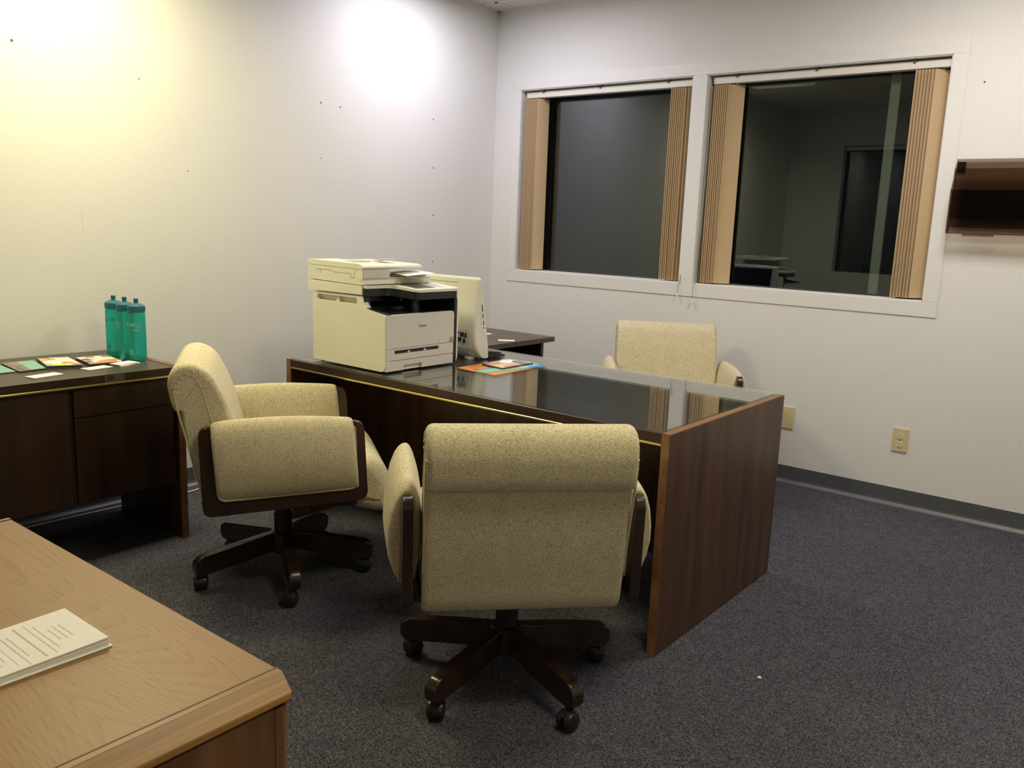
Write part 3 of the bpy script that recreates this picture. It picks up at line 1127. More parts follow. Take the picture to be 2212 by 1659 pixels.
ORANGE = (0.72, 0.27, 0.045)
TEAL = (0.19, 0.52, 0.44)
sheet('folder', [(1.394, -1.885), (1.622, -1.901), (1.612, -1.610), (1.388, -1.610)], GZ + .0002, .0016, flat(ORANGE),
      'orange folder lying lowest on the glass desk beside the computer', 'folder',
      [([(.05, .03), (.12, .03), (.12, .25), (.05, .25)], (0.80, 0.42, 0.16)), ([(.0, .55), (.3, .55), (.4, 1), (0, 1)], (0.70, 0.38, 0.20))])
sheet('brochure', [(1.470, -1.862), (1.562, -1.898), (1.628, -1.548), (1.522, -1.512)], GZ + .0022, .0014, flat(TEAL),
      'teal and blue brochure lying on top of the orange folder', 'brochure',
      [([(.0, .0), (.28, .0), (.28, .55), (0, .55)], (0.09, 0.09, 0.085)), ([(.5, .78), (1, .72), (1, 1), (.5, 1)], (0.05, 0.24, 0.62)),
       ([(.6, .60), (.7, .62), (.7, .98), (.6, .9)], (0.75, 0.78, 0.74)), ([(.0, .02), (.22, .02), (.22, .25), (0, .2)], (0.62, 0.27, 0.14))])
sheet('brochure', [(1.423, -1.752), (1.560, -1.778), (1.556, -1.552), (1.418, -1.556)], GZ + .0045, .006, flat((0.07, 0.055, 0.045)),
      'dark-edged brochure with orange and yellow cover lying under the white card on the desk', 'brochure',
      [([(0, 0), (1, 0), (1, 1), (0, 1)], (0.64, 0.60, 0.55)), ([(.02, .02), (.55, .02), (.45, .55), (.02, .6)], (0.66, 0.34, 0.18)), ([(.55, .0), (.96, .02), (.9, .2), (.5, .22)], (0.74, 0.55, 0.22)),
       ([(.72, .2), (1, .1), (1, .55), (.78, .52)], (0.66, 0.27, 0.17)), ([(.0, .0), (.2, .0), (.14, .2), (0, .3)], (0.22, 0.19, 0.42)), ([(.3, .72), (1, .62), (1, .9), (.4, .96)], (0.25, 0.22, 0.19))])
cardm = M_CARD


def card(corners, z, label, th=.0008, group=None, tilt=None):
    c = [Vector((p[0], p[1])) for p in corners]
    ctr = sum(c, Vector((0, 0))) / 4
    b_ = prism([tuple(p - ctr) for p in c], 0, th, 'z')
    o = obj('business_card', b_, M_CARD, smooth=False)
    o.location = (ctr.x, ctr.y, z)
    if tilt:
        o.rotation_euler = tilt
    return ident(o, label, 'card', group)


def rect(cx, cy, w_, h_, a):
    a = R(a)
    u = Vector((math.cos(a), math.sin(a))) * w_ / 2
    v = Vector((-math.sin(a), math.cos(a))) * h_ / 2
    q = Vector((cx, cy))
    return [tuple(q - u - v), tuple(q + u - v), tuple(q + u + v), tuple(q - u + v)]


card(rect(1.467, -1.636, .052, .090, 30), GZ + .0120, 'small white card lying on the orange and yellow brochure on the desk')

# ================================================================== RETURN TABLE by the left wall
rtn = thing('side_table', (.50, -.9, 0), 'dark wood side table against the left wall behind the computer', 'table')
RX0, RX1, RY0, RY1, RZ = .03, .905, -1.300, -.470, .718
obj('table_top', box(RX0, RX1, RY0, RY1, RZ - .028, RZ, .001, 1), wood('return_top', (0.060, 0.038, 0.029), (0.085, 0.056, 0.044), (0.115, 0.080, 0.064), 'X', 1, .38), rtn, smooth=False, world=True)
obj('end_panel', box(RX0 + .03, RX1 - .055, RY1 + -.060, RY1 - .035, 0, RZ - .028, .001, 1), M_WALNUT_X, rtn, smooth=False, world=True)
obj('end_panel', box(RX0 + .03, RX1 - .055, RY0 + .03, RY0 + .055, 0, RZ - .028, .001, 1), M_WALNUT_X, rtn, smooth=False, world=True)
obj('back_panel', box(RX0 + .03, RX0 + .05, RY0 + .055, RY1 - .06, .2, RZ - .028), M_WALNUT_Y, rtn, smooth=False, world=True)
card(rect(.835, -.845, .092, .052, 40), RZ + .0003, 'white card at the right edge of the side table behind the desk')
card(rect(.560, -.715, .088, .050, 15), RZ + .0003, 'white card on the side table just right of the computer')

# ================================================================== CREDENZA
cr = thing('credenza', (.33, -3.65, 0), 'dark walnut credenza with brass strip against the left wall', 'credenza')
CY1, CY0, CX1 = -2.705, -4.62, .622
ep = obj('end_panel', box(.11, CX1 + .002, CY1 - .030, CY1, 0, .7405, .0015, 1), M_WALNUT_C, cr, smooth=False, world=True)
e = bmesh.new()
box(.111, CX1 + .0015, CY1 - .0295, CY1 - .0005, .7405, .7416, into=e)
box(CX1 + .002, CX1 + .003, CY1 - .0295, CY1 - .0005, .001, .7413, into=e)
obj('edge_band', e, M_WALNUT_EDGE, ep, smooth=False, world=True)
obj('end_panel', box(.11, CX1 + .002, CY0, CY0 + .030, 0, .7405, .0015, 1), M_WALNUT_C, cr, smooth=False, world=True)
obj('credenza_top', box(.04, CX1 + .001, CY0 + .031, CY1 - .031, .700, .7400, .001, 1), M_WALNUT_TOP, cr, smooth=False, world=True)
obj('front_apron', box(CX1 - .010, CX1 + .002, CY0 + .031, CY1 - .031, .7085, .739), M_WALNUT_C, cr, smooth=False, world=True)
obj('brass_strip', box(CX1 - .006, CX1 + .004, CY0 + .031, CY1 - .031, .6995, .7075, .001, 1), M_BRASS, cr, smooth=False, world=True)
obj('case', box(.13, .585, CY0 + .031, CY1 - .031, .245, .700), M_WALNUT_C, cr, smooth=False, world=True)
ya = CY1 - .036
for (y1, y0, z0, z1, nm) in ((ya, -3.143, .583, .694, 'drawer'), (ya, -3.143, .245, .579, 'drawer'), (-3.163, -3.655, .245, .694, 'door'), (-3.675, -4.15, .245, .694, 'door'),
                            (-4.17, -4.585, .583, .694, 'drawer'), (-4.17, -4.585, .245, .579, 'drawer')):
    obj(nm, box(.585, .604, y0, y1, z0, z1, .0012, 1), M_WALNUT_C, cr, smooth=False, world=True)
st = obj('tape_label', box(CX1 + .002, CX1 + .0026, -3.032, -2.955, .7085, .7405), plain('clear_tape', (0.085, 0.072, 0.052), .35), cr, smooth=False, world=True)
tb = box(CX1 + .0026, CX1 + .0029, -3.022, -2.998, .7165, .7345)
obj('tape_mark', tb, M_INLAY, st, smooth=False, world=True)

# ---- things on the credenza
CZ = .7405
cb0 = .0002


def stack(name, pts, n, label, base, prints, jitter=.003, th=.0022, group=None):
    """a small pile of one printed piece; the top one carries the print"""
    c = [Vector(p) for p in pts]
    ctr = sum(c, Vector((0, 0))) / 4
    t = thing(name, (ctr.x, ctr.y, CZ), label, 'brochure', group=group)
    z = CZ + .0003
    for k in range(n):
        dx, dy = (random.uniform(-jitter, jitter), random.uniform(-jitter, jitter)) if k < n - 1 else (0, 0)
        obj('leaflet', prism([(p.x + dx, p.y + dy) for p in c], z, z + th * .86, 'z'), base if k == n - 1 else flat((0.10, 0.085, 0.075)), t, smooth=False, world=True)
        z += th
    if prints:
        pb = bmesh.new()
        mats = []
        for i, (pl, col) in enumerate(prints):
            q = []
            for u, v in pl:
                w_ = c[0] * (1 - u) * (1 - v) + c[1] * u * (1 - v) + c[2] * u * v + c[3] * (1 - u) * v
                q.append(tuple(w_))
            m = flat(col)
            if m not in mats:
                mats.append(m)
            prism(q, z - th * .14, z - th * .14 + .0002 + .00012 * i, 'z', into=pb, mi=mats.index(m))
        obj('cover_print', pb, mats, t, smooth=False, world=True)
    return t


PALETEAL = (0.22, 0.45, 0.36)
# corner order: near-left, near-right, far-right, far-left as the camera sees them (u to the right, v to the wall)
stack('brochure', [(.384, -3.44), (.381, -3.250), (.185, -3.235), (.185, -3.43)], 2, 'pale teal brochure at the left edge of the credenza top', flat(PALETEAL), [])
stack('brochure', [(.396, -3.246), (.382, -3.143), (.178, -3.102), (.172, -3.222)], 3, 'pale teal brochure with a grey-brown band next to the white and orange one', flat(PALETEAL),
      [([(0, 0), (.46, 0), (.46, 1), (0, 1)], (0.21, 0.165, 0.155)), ([(.08, .1), (.3, .04), (.26, .45), (.12, .4)], (0.14, 0.10, 0.09)), ([(.25, .6), (.5, .5), (.42, .95), (.1, .9)], (0.27, 0.22, 0.19))], .004)
stack('brochure', [(.381, -3.136), (.426, -3.021), (.214, -2.982), (.168, -3.084)], 6, 'thick pile of white brochures with yellow and orange corners on the credenza', flat((0.72, 0.70, 0.66)),
      [([(.15, 0), (.55, 0), (.62, .22), (.28, .2)], (0.62, 0.66, 0.05)), ([(.45, .18), (.98, .12), (.80, .40), (.60, .42)], (0.76, 0.29, 0.10)), ([(.0, .45), (.02, .82), (.25, .82), (.28, .66)], (0.78, 0.48, 0.06)),
       ([(.0, .86), (.4, .84), (.36, .98), (.0, .99)], (0.20, 0.15, 0.13)), ([(.22, .7), (.5, .66), (.42, .84), (.28, .84)], (0.62, 0.27, 0.17)), ([(.0, .0), (.15, .0), (.2, .18), (.0, .25)], (0.45, 0.42, 0.40)),
       ([(.42, .94), (.92, .94), (.90, .99), (.42, .99)], (0.25, 0.34, 0.60)), ([(.8, .0), (1, .0), (1, .12), (.72, .1)], (0.36, 0.28, 0.30))])
stack('brochure', [(.411, -2.987), (.429, -2.862), (.245, -2.832), (.237, -2.960)], 5, 'pile of orange and purple brochures beside the teal bottles', flat((0.70, 0.67, 0.61)),
      [([(.15, .05), (.95, .1), (.98, .42), (.50, .34)], (0.70, 0.27, 0.06)), ([(.2, .0), (.75, .0), (.9, .08), (.3, .1)], (0.62, 0.34, 0.06)), ([(.0, .45), (.32, .42), (.22, .70), (.02, .68)], (0.20, 0.075, 0.19)),
       ([(.0, .08), (.2, .1), (.16, .38), (.0, .36)], (0.17, 0.14, 0.19)), ([(.25, .82), (.5, .8), (.55, .95), (.28, .97)], (0.40, 0.22, 0.15)), ([(.75, .8), (1, .7), (1, 1), (.75, 1)], (0.20, 0.17, 0.14))])
card(rect(.515, -3.205, .055, .118, 12), CZ + .0003, 'white card lying nearest the front of the credenza, left of the others', .003)
card(rect(.466, -2.985, .055, .105, 10), CZ + .0003, 'white card on the credenza just left of the small card pile', .0015)
pile = thing('card_pile', (.455, -2.862, CZ), 'small pile of white cards on the credenza in front of the teal bottles', 'cards')
for k in range(5):
    a = R(12 + random.uniform(-6, 6))
    obj('card', prism([(p[0] - .405, p[1] + 2.868) for p in rect(.405 + random.uniform(-.003, .003), -2.868 + random.uniform(-.006, .006), .052, .094, math.degrees(a))],
                      .0003 + k * .0016, .0003 + k * .0016 + .0013, 'z'), M_CARD, pile, smooth=False)


def make_bottle():
    t = thing('water_bottle', (0, 0, 0), 'x', 'bottle', group='teal bottles on the credenza')
    prof = [(.002, .003), (.028, .002), (.033, .006), (.035, .016), (.0352, .10), (.0347, .196), (.033, .203), (.0285, .208)]
    inner = [(r - .0012, z + .001) for r, z in reversed(prof)]
    b_ = bmesh.new()
    lathe(prof, 32, into=b_, cap=False)
    obj('bottle_body', b_, M_BOTTLE, t)
    lid = obj('lid', lathe([(.030, .206), (.0355, .207), (.0358, .226), (.0345, .231), (.024, .238), (.011, .242), (.0105, .243)], 32), M_LIDTEAL, t)
    obj('spout', lathe([(.0085, .241), (.0085, .251), (.0095, .252), (.0095, .260), (.008, .262)], 20), M_LIDTEAL, lid)
    # moulded print wrapped round the body (pale letters)
    tb_ = text_bm('NECC', .019, .0001, True)
    def wrap(bm_, r, z, a0):
        for v in bm_.verts:
            a = a0 + v.co.x / r
            zz = v.co.y
            d = r + v.co.z
            v.co = Vector((d * math.cos(a), d * math.sin(a), z + zz))
        return bm_
    wrap(tb_, .0356, .152, 0)
    sb_ = bmesh.new()
    star = []
    for k in range(10):
        rr = .0105 if k % 2 == 0 else .0048
        star.append((rr * math.sin(PI * k / 5 + .2), rr * math.cos(PI * k / 5 + .2)))
    prism(star, 0, .0002, 'z', into=sb_)
    xf(sb_, Matrix.Translation((-.042, 0, 0)))
    wrap(sb_, .0356, .153, 0)
    merge(tb_, sb_)
    for k, wd in enumerate((.034, .026)):
        lb_ = bmesh.new()
        for i in range(7):
            u = (i / 7 - .5) * wd
            box(u + .004, u + .004 + wd / 9, -.0014, .0014, 0, .0002, into=lb_)
        wrap(lb_, .0356, .136 - k * .006, 0)
        merge(tb_, lb_)
    obj('lettering', tb_, plain('pale_print', (0.30, 0.58, 0.46), .5), t, smooth=False)
    mk = bmesh.new()
    for i in range(4):
        g = box(-.011 + i * .006, -.008 + i * .006, -.012, .014 - i * .002, 0, .0002)
        wrap(g, .0356, .040, -.55)
        merge(mk, g)
    obj('ounce_marks', mk, flat((0.18, 0.50, 0.42)), t, smooth=False)
    return t


bt = make_bottle()
spots = [(.395, -2.775, -42, 'teal water bottle nearest the front of the row of three on the credenza'),
         (.312, -2.781, -100, 'middle teal water bottle of the row of three on the credenza'),
         (.228, -2.786, -130, 'teal water bottle nearest the wall in the row of three on the credenza')]
for k, (x, y, a, lab) in enumerate(spots):
    o = bt if k == 0 else copy_tree(bt)
    o.location = (x, y, CZ)
    o.rotation_euler = (0, 0, R(a))
    o['label'] = lab
rb_ = bmesh.new()
pts = [(.362, -2.832), (.360, -2.818), (.352, -2.806), (.350, -2.798)]
q = []
for i, (x, y) in enumerate(pts):
    q.append([rb_.verts.new((x, y, CZ + .001 + (.0, .006, .03, .06)[i])), rb_.verts.new((x - .016, y - .010, CZ + .001 + (.0, .006, .03, .06)[i]))])
for i in range(3):
    rb_.faces.new((q[i][0], q[i][1], q[i + 1][1], q[i + 1][0]))
bmesh.ops.solidify(rb_, geom=list(rb_.faces), thickness=.001)
ident(obj('ribbon', rb_, flat((0.05, 0.38, 0.32))), 'short teal ribbon strip curling between the teal bottles', 'ribbon')

# ================================================================== ARMCHAIRS
def make_chair():
    t = thing('swivel_armchair', (0, 0, 0), 'x', 'chair', group='cream tweed swivel armchairs')
    # ---- wooden side panels with their tweed pads
    for s in (1, -1):
        yc = .3085 * s
        panel = rpoly([(-.270, .345), (.285, .383), (.268, .668), (-.280, .658)], [.03, .03, .03, .03], 5)
        pn = obj('side_panel', prism(panel, yc - .0135, yc + .0135, 'y', .005, 3), M_CHWOOD, t)
        secs = []
        fs = [-.230, -.226, -.216, -.19, -.12, -.03, .06, .15, .205, .228, .238, .242]
        for i, f in enumerate(fs):
            u = (f + .23) / .472
            e0 = min(1.0, (f + .230) / .030)
            e1 = min(1.0, (.242 - f) / .020)
            k = math.sqrt(max(0, 1 - (1 - min(e0, e1)) ** 2))
            k = .76 + .24 * k
            zb = .398 + .024 * u
            zt = .676 + .012 * math.sin(PI * u) + .004 * u
            zt = zt - (1 - k) * .05
            zb2 = zb + (1 - k) * .03
            hgt = zt - zb2
            bulge = .82 + .18 * math.sin(PI * u)
            prof = [(.0, 1.0), (.012, .992), (.026, .955), (.040, .885), (.054, .76), (.064, .58), (.066, .42), (.058, .25), (.044, .12), (.028, .04), (.016, .0),
                    (-.014, .0), (-.030, .08), (-.040, .25), (-.044, .45), (-.043, .65), (-.036, .80), (-.027, .90), (-.017, .965), (-.008, .994)]
            slant = lambda zz: -.012 * ((zz - .54) / .14)
            secs.append([(f + slant(zb2 + hgt * q[1]), yc + s * q[0] * k * bulge, zb2 + hgt * q[1]) for q in prof])
        b_ = loft(secs)
        pad = obj('arm_pad', b_, M_TWEED, t, angle=60)
        pp = []
        for f, z in rpoly([(-.219, .403), (.246, .427), (.236, .648), (-.236, .640)], [.03, .03, .005, .005], 4):
            pp.append((f, yc + s * .0165, z))
        # piping follows the outer seam round the pad, open at the top
        k0 = len(pp)
        loop = pp
        obj('piping', tube([(a, y + s * .004, z) for a, y, z in loop[-5:] + loop[:-5]], .0036, 6), M_PIPING, pad)
    # ---- back cushion: upright with a rolled top
    rear = [(-.262, .345), (-.286, .43), (-.309, .54), (-.325, .64), (-.331, .690), (-.333, .7005)]
    roll_ = [(-.350, .7025), (-.362, .725), (-.370, .76), (-.374, .795), (-.366, .832), (-.342, .858), (-.308, .866), (-.272, .856), (-.240, .832), (-.215, .790)]
    front = [(-.188, .73), (-.166, .66), (-.145, .58), (-.130, .50), (-.130, .42), (-.150, .36), (-.20, .335)]
    prof = catmull(rear + roll_ + front, 4)
    HW = .270
    b_ = cushion(prof, HW, .021, 6, lambda p: min(1.0, max(.5, 1.0 - (.77 - p.y) * 5)) if p.x < -.22 else .8)
    bk = obj('backrest', b_, M_TWEED, t, angle=60)
    obj('roll_seam', tube([(-.3335, -HW + .012, .6985), (-.3335, HW - .012, .6985)], .0022, 6), M_PIPING, bk)
    for s in (1, -1):
        arch = catmull([(-.285, .46), (-.322, .62), (-.346, .72), (-.352, .785), (-.330, .826), (-.298, .826), (-.270, .79), (-.245, .70), (-.222, .60), (-.205, .50)], 4, False)
        obj('piping', tube([(a, s * (HW - .0015), z) for a, z in arch], .0034, 6), M_PIPING, bk)
        # gathered pleats round the roll
        for k in range(9):
            a = R(205 - 25 * k)
            c0 = Vector((-.300, .785))
            pts_ = []
            for q, dy in ((.036, .0), (.048, .0008), (.058, -.0008), (.065, -.005), (.071, -.012)):
                p0 = c0 + Vector((math.cos(a), math.sin(a))) * q
                pts_.append((p0.x, s * (HW + dy), p0.y))
            obj('pleat', tube(pts_, [.0008, .0020, .0026, .0026, .001], 8), M_TWEED, bk)
    # ---- seat cushion with a waterfall front
    sp = catmull([(-.20, .36), (-.20, .47), (-.10, .485), (.05, .490), (.20, .505), (.285, .522), (.335, .500), (.370, .450), (.388, .392), (.382, .340), (.345, .305), (.28, .318), (.18, .345), (.0, .352)], 5)
    b_ = cushion(sp, .274, .055, 8)
    se = obj('seat', b_, M_TWEED, t, angle=60)
    for s in (1, -1):
        for k in range(6):
            a = R(-75 + 26 * k)
            c0 = Vector((.318, .385))
            pts_ = []
            for q, y in ((.006, .272), (.022, .2715), (.040, .263), (.056, .245)):
                p0 = c0 + Vector((math.cos(a), math.sin(a))) * q
                pts_.append((p0.x, s * y, p0.y))
            obj('pleat', tube(pts_, [.001, .004, .006, .002], 8), M_TWEED, se)
    # ---- under-carriage
    obj('seat_pan', box(-.22, .25, -.287, .287, .350, .372, .003, 1), M_CHWOOD, t)
    mech = bmesh.new()
    box(-.11, .13, -.075, .075, .300, .352, .006, 2, into=mech)
    obj('tilt_mechanism', mech, M_BLACKMET, t)
    lv = tube([(.06, -.05, .325), (.06, -.20, .330), (.075, -.255, .330)], .005, 8)
    obj('lever', lv, M_CHROME, t)
    obj('column', lathe([(.034, .10), (.034, .24), (.030, .242), (.030, .302)], 24), M_BLACK, t)
    obj('hub', lathe([(.030, .085), (.047, .09), (.050, .10), (.050, .165), (.044, .172), (.034, .174)], 24), M_CHWOOD, t)
    return t


def make_leg():
    """leg pointing along +x from the hub, with its caster (own empty origin at the hub)"""
    prof = rpoly([(.035, .098), (.20, .078), (.318, .062), (.342, .066), (.346, .106), (.330, .132), (.20, .150), (.035, .172)], [0, .05, .015, .012, .012, .02, .05, 0], 4)
    leg = obj('leg', prism(prof, -.019, .019, 'y', .007, 3), M_CHWOOD, None)
    cb_ = bmesh.new()
    ax = .322
    lathe([(.006, .048), (.006, .072)], 10, (ax, 0, 0), into=cb_)
    for s in (1, -1):
        lathe([(.012, 0), (.024, .003), (.0285, .010), (.0285, .016), (.025, .021), (.012, .024)], 20, (0, 0, 0), into=None).free()
        wbm = lathe([(.010, .003), (.0270, .0035), (.0285, .008), (.0285, .015), (.0255, .0215), (.014, .0255), (.010, .026)], 24, axis='y')
        if s < 0:
            xf(wbm, Matrix.Scale(-1, 4, (0, 1, 0)))
        xf(wbm, Matrix.Translation((ax - .016, 0, .0285)))
        merge(cb_, wbm)
    hood = lathe([(.0275, -.012), (.0300, -.010), (.0300, .010), (.0275, .012)], 24, axis='y')
    for v in list(hood.verts):
        if v.co.z < -.002 or v.co.x < -.022:
            pass
    bmesh.ops.bisect_plane(hood, geom=hood.verts[:] + hood.edges[:] + hood.faces[:], plane_co=(0, 0, .004), plane_no=(-.5, 0, -1), clear_outer=True)
    xf(hood, Matrix.Translation((ax - .016, 0, .0285)))
    merge(cb_, hood)
    ca = obj('caster', cb_, M_BLACK, leg)
    return leg, ca


def chair(loc, facing, legs, label, first=[None]):
    if first[0] is None:
        c = make_chair()
        leg, ca = make_leg()
        first[0] = (c, leg, ca)
        root = c
    else:
        c, leg, ca = first[0]
        root = None
    if root is None:
        root = c.copy()
        COL.objects.link(root)
        for ch in list(c.children):
            if ch.name.startswith('leg'):
                continue
            copy_tree(ch, root)
    root.location = (*loc, 0)
    root.rotation_euler = (0, 0, R(facing))
    root['label'] = label
    for k, (a, ca_ang) in enumerate(legs):
        if not leg.parent and k == 0:
            l, cc = leg, ca
            l.parent = root
        else:
            l = leg.copy()
            COL.objects.link(l)
            l.parent = root
            cc = ca.copy()
            COL.objects.link(cc)
            cc.parent = l
        l.rotation_euler = (0, 0, R(a - facing))
        # swivel the caster about its stem
        piv = Vector((.322, 0, 0))
        rm = Matrix.Rotation(R(ca_ang), 4, 'Z')
        cc.location = piv - rm @ piv
        cc.rotation_euler = (0, 0, R(ca_ang))
    return root


chair((1.207, -2.654), 55, [(-174, 40), (-102, 70), (-30, 80), (42, -20), (114, 30)], 'cream tweed swivel armchair seen from its side between the credenza and the desk')
chair((2.339, -2.684), 136.5, [(-160, 60), (-88, 30), (-16, 100), (58, -30), (128, 20)], 'cream tweed swivel armchair seen from behind, in front of the desk')
chair((1.755, -.615), -55, [(-150, 20), (-78, 50), (-6, 80), (66, -20), (138, 30)], 'cream tweed swivel armchair behind the desk below the windows')

# ================================================================== OAK DESK in the foreground
od = thing('oak_desk', (2.47, -4.48, 0), 'light oak desk with white papers in the near left foreground', 'desk')
OX0, OX1, OY0, OY1 = 1.985, 2.934, -5.06, -3.918
obj('desk_top', box(OX0 + .043, OX1 - .041, OY0, OY1, .712, .7400, .0012, 1), M_OAKTOP, od, smooth=False, world=True)


def moulding(xin, sg):
    """oak edge: narrow flat, broad bevel, small lip; sg is the outward x direction; the far corner is clipped"""
    p = rpoly([(0, .7405), (.012, .7405), (.038, .719), (.0395, .711), (.033, .705), (0, .705)], [0, .0015, .002, .0015, .001, 0], 2)
    m_ = prism([(xin + sg * a_, z_) for a_, z_ in p], OY0, OY1, 'y')
    for v in m_.verts:
        lim = OY1 - max(0.0, sg * (v.co.x - xin) - .034) * 1.0
        if v.co.y > lim:
            v.co.y = lim
    return obj('edge_moulding', m_, M_OAKEDGE, od, world=True)


for xin, sg in ((OX1 - .041, 1), (OX0 + .041, -1)):
    em = moulding(xin, sg)
    obj('inlay_line', box(xin - .0012, xin + .0012, OY0, OY1 - .001, .70, .7409), M_INLAY, em, smooth=False, world=True)
obj('side_panel', box(OX1 - .026, OX1 - .004, OY0 + .03, OY1 - .014, 0, .705, .002, 1), M_OAKPANEL, od, smooth=False, world=True)
obj('side_panel', box(OX0 + .004, OX0 + .026, OY0 + .03, OY1 - .014, 0, .705, .002, 1), M_OAKPANEL, od, smooth=False, world=True)
obj('back_panel', box(OX0 + .026, OX1 - .026, OY1 - .036, OY1 - .018, .02, .712), M_OAKPANEL, od, smooth=False, world=True)
obj('corner_post', prism([(OX1 - .003, OY1 - .030), (OX1 - .003, OY1 - .016), (OX1 - .014, OY1 - .004), (OX1 - .030, OY1 - .004), (OX1 - .030, OY1 - .030)], 0, .705, 'z'), M_OAKPANEL, od, smooth=False, world=True)

# ---- booklet sheets on the oak desk
pp = thing('paper_stack', (2.60, -4.15, .7405), 'stack of small white printed sheets on the light oak desk', 'papers')
PXa, PXb, PYa, PYb = 2.5315, 2.668, -4.041, -4.257
nl = 6
for k in range(nl):
    j1, j2 = (random.uniform(-.0012, .0012), random.uniform(-.0012, .0012)) if k < nl - 1 else (0, 0)
    if k == 0:
        j1, j2 = .004, .003
    n = 10
    z0 = .7408 + k * .0019
    top, bot = [], []
    for i in range(n + 1):
        u = i / n
        y = PYa + (PYb - PYa) * u + j2
        sag = .0035 * (1 - u) ** 2 * (k / nl)
        top.append((y, z0 + .0017 + sag))
        bot.append((y, z0 + sag))
    obj('sheet', prism(top + bot[::-1], PXa + j1, PXb + j1, 'x'), M_PAPER, pp, smooth=False, world=True)
tl = bmesh.new()
# illegible printed lines: (distance from the top edge, half width, weight)
for d, hw, wt in [(.030, .023, .8), (.0385, .026, .8), (.047, .021, .8), (.058, .043, .8), (.0665, .056, .8), (.080, .056, 1.5), (.096, .038, .8), (.1035, .062, .8), (.1155, .052, .35),
                  (.1245, .032, .8), (.1325, .041, .8), (.141, .043, .8), (.1495, .038, .8), (.158, .041, .8), (.170, .05, .8), (.179, .045, .8)]:
    u = d / .216
    z = .7408 + 5 * .0019 + .0017 + .0035 * (1 - u) ** 2 * (5 / 6)
    xm = (PXa + PXb) / 2 + .002
    x = xm - hw
    while x < xm + hw:
        l_ = random.uniform(.004, .011) if wt > .5 else hw * 2
        x2 = min(x + l_, xm + hw)
        box(x, x2, PYa - d - .0009 * wt, PYa - d + .0009 * wt, z - .0004, z + .0002, into=tl)
        x = x2 + .0018
obj('printed_lines', tl, plain('faded_ink', (0.46, 0.43, 0.36), .7), pp, smooth=False, world=True)

# ================================================================== WALL FILE
wfx, wfw = 2.872, .41
wfz0, wfz1 = 1.400, 1.748
fi = thing('wall_file', (wfx + wfw / 2, -.02, wfz0), 'smoked brown plastic two-tier wall file right of the windows', 'file holder')


def sheet_x(name, y0, y1, z0, z1, bev=.001):
    return obj(name, box(wfx, wfx + wfw, y0, y1, z0, z1, bev, 1), M_SMOKE, fi, smooth=False, world=True)


sheet_x('back_plate', -.0165, -.0135, wfz0 + .03, wfz1)
sheet_x('upper_pocket', -.053, -.050, 1.470, 1.702)
sheet_x('lower_pocket', -.090, -.087, wfz0, 1.603)
sheet_x('pocket_floor', -.087, -.053, wfz0, wfz0 + .003)
sheet_x('pocket_floor', -.050, -.0165, 1.470, 1.473)
for xx in (wfx, wfx + wfw - .003):
    obj('side_wall', prism([(-.0135, wfz0 + .03), (-.0135, wfz1), (-.020, wfz1), (-.050, 1.705), (-.052, 1.655), (-.086, 1.606), (-.087, wfz0 + .003), (-.050, wfz0 + .003)], xx, xx + .003, 'x'), M_SMOKE, fi, smooth=False, world=True)
obj('label_slot', box(wfx + .07, wfx + .20, -.080, -.045, wfz0 - .010, wfz0, .002, 1), M_SMOKE, fi, smooth=False, world=True)
obj('mount_tab', box(wfx + .002, wfx + .036, -.0135, -.0, 1.690, 1.735, .001, 1), M_PDARK, fi, smooth=False, world=True)
obj('mount_tab', box(wfx + wfw - .036, wfx + wfw - .002, -.0135, -.0, 1.690, 1.735, .001, 1), M_PDARK, fi, smooth=False, world=True)

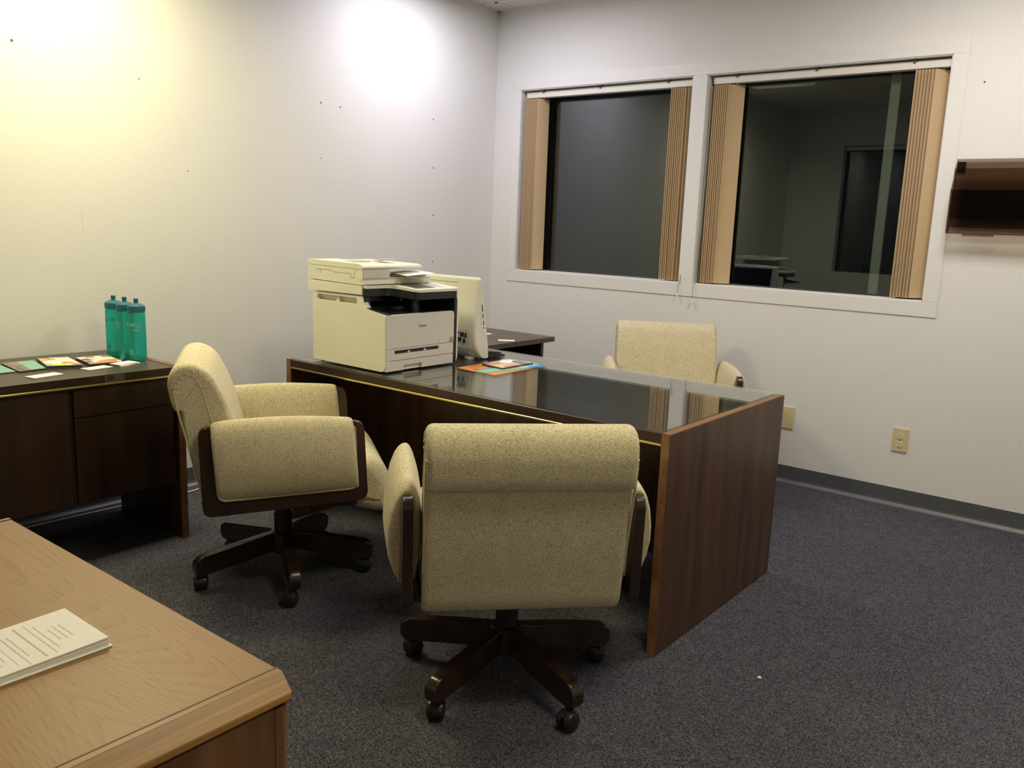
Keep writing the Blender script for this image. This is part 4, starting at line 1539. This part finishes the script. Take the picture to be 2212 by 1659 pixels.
# ================================================================== OUTLETS
ol = thing('power_outlet', (2.768, -.003, .352), 'ivory double power outlet low on the wall right of the desk', 'outlet')
obj('cover_plate', box(2.730, 2.806, -.007, 0, .2905, .4135, .003, 2), M_IVORY, ol, world=True)
for zz in (.330, .373):
    rc = obj('receptacle', lathe([(.0168, -.007), (.0168, -.0092), (.0155, -.0097)], 20, (2.768, 0, zz), axis='y'), M_IVORY2, ol, world=True)
    sl = bmesh.new()
    box(2.7605, 2.7628, -.0104, -.0090, zz + .001, zz + .0095, into=sl)
    box(2.7735, 2.7756, -.0104, -.0090, zz + .002, zz + .0088, into=sl)
    lathe([(.0028, -.0104), (.0028, -.009)], 10, (2.768, 0, zz - .0085), axis='y', into=sl)
    obj('plug_slot', sl, M_HOLE, rc, smooth=False, world=True)
obj('screw', lathe([(.003, -.0085), (.0034, -.007)], 12, (2.768, 0, .3515), axis='y'), M_CHROME, ol, world=True)
bp = thing('blank_plate', (2.175, -.003, .37), 'plain ivory blank wall plate half hidden behind the desk end', 'wall plate')
obj('cover_plate', box(2.137, 2.213, -.007, 0, .308, .431, .003, 2), M_IVORY, bp, world=True)
for zz in (.325, .414):
    obj('screw', lathe([(.003, -.0085), (.0034, -.007)], 12, (2.175, 0, zz), axis='y'), M_IVORY2, bp, world=True)

# ================================================================== SMALL THINGS
ident(obj('paper_scrap', xf(prism([(-.006, -.004), (.005, -.005), (.007, .003), (-.002, .006)], 0, .003, 'z'), Matrix.Translation((2.939, -2.161, .001))), M_CARD, smooth=False),
      'tiny white paper scrap on the carpet right of the desk', 'scrap')
ident(obj('cable', tube(catmull([(.05, -3.3, .006), (.06, -2.9, .006), (.07, -2.66, .006), (.10, -2.45, .006), (.06, -2.2, .006)], 6, False), .0035, 6), M_RAIL), 'thin white cable along the left wall behind the armchair', 'cable')

# lay-in light panels in the ceiling
for lx, ly, pw, c, sp, wh in LAMPS:
    t = thing('ceiling_light', (lx, ly, H), 'square lay-in ceiling light panel ' + wh, 'ceiling light', group='ceiling light panels')
    fr = bmesh.new()
    for q in ((-.305, -.281, -.305, .305), (.281, .305, -.305, .305), (-.281, .281, -.305, -.281), (-.281, .281, .281, .305)):
        box(*q, -.004, -.0005, into=fr)
    obj('frame', fr, M_TRIM, t, smooth=False)
    obj('diffuser', box(-.281, .281, -.281, .281, -.0035, -.0025), M_DIFFUSER, t, smooth=False)
    for k in range(7):
        q = -.24 + .08 * k
        obj('louvre_blade', box(q - .001, q + .001, -.281, .281, -.025, -.004), M_TRIM, t, smooth=False)
        obj('louvre_blade', box(-.281, .281, q - .001, q + .001, -.025, -.004), M_TRIM, t, smooth=False)
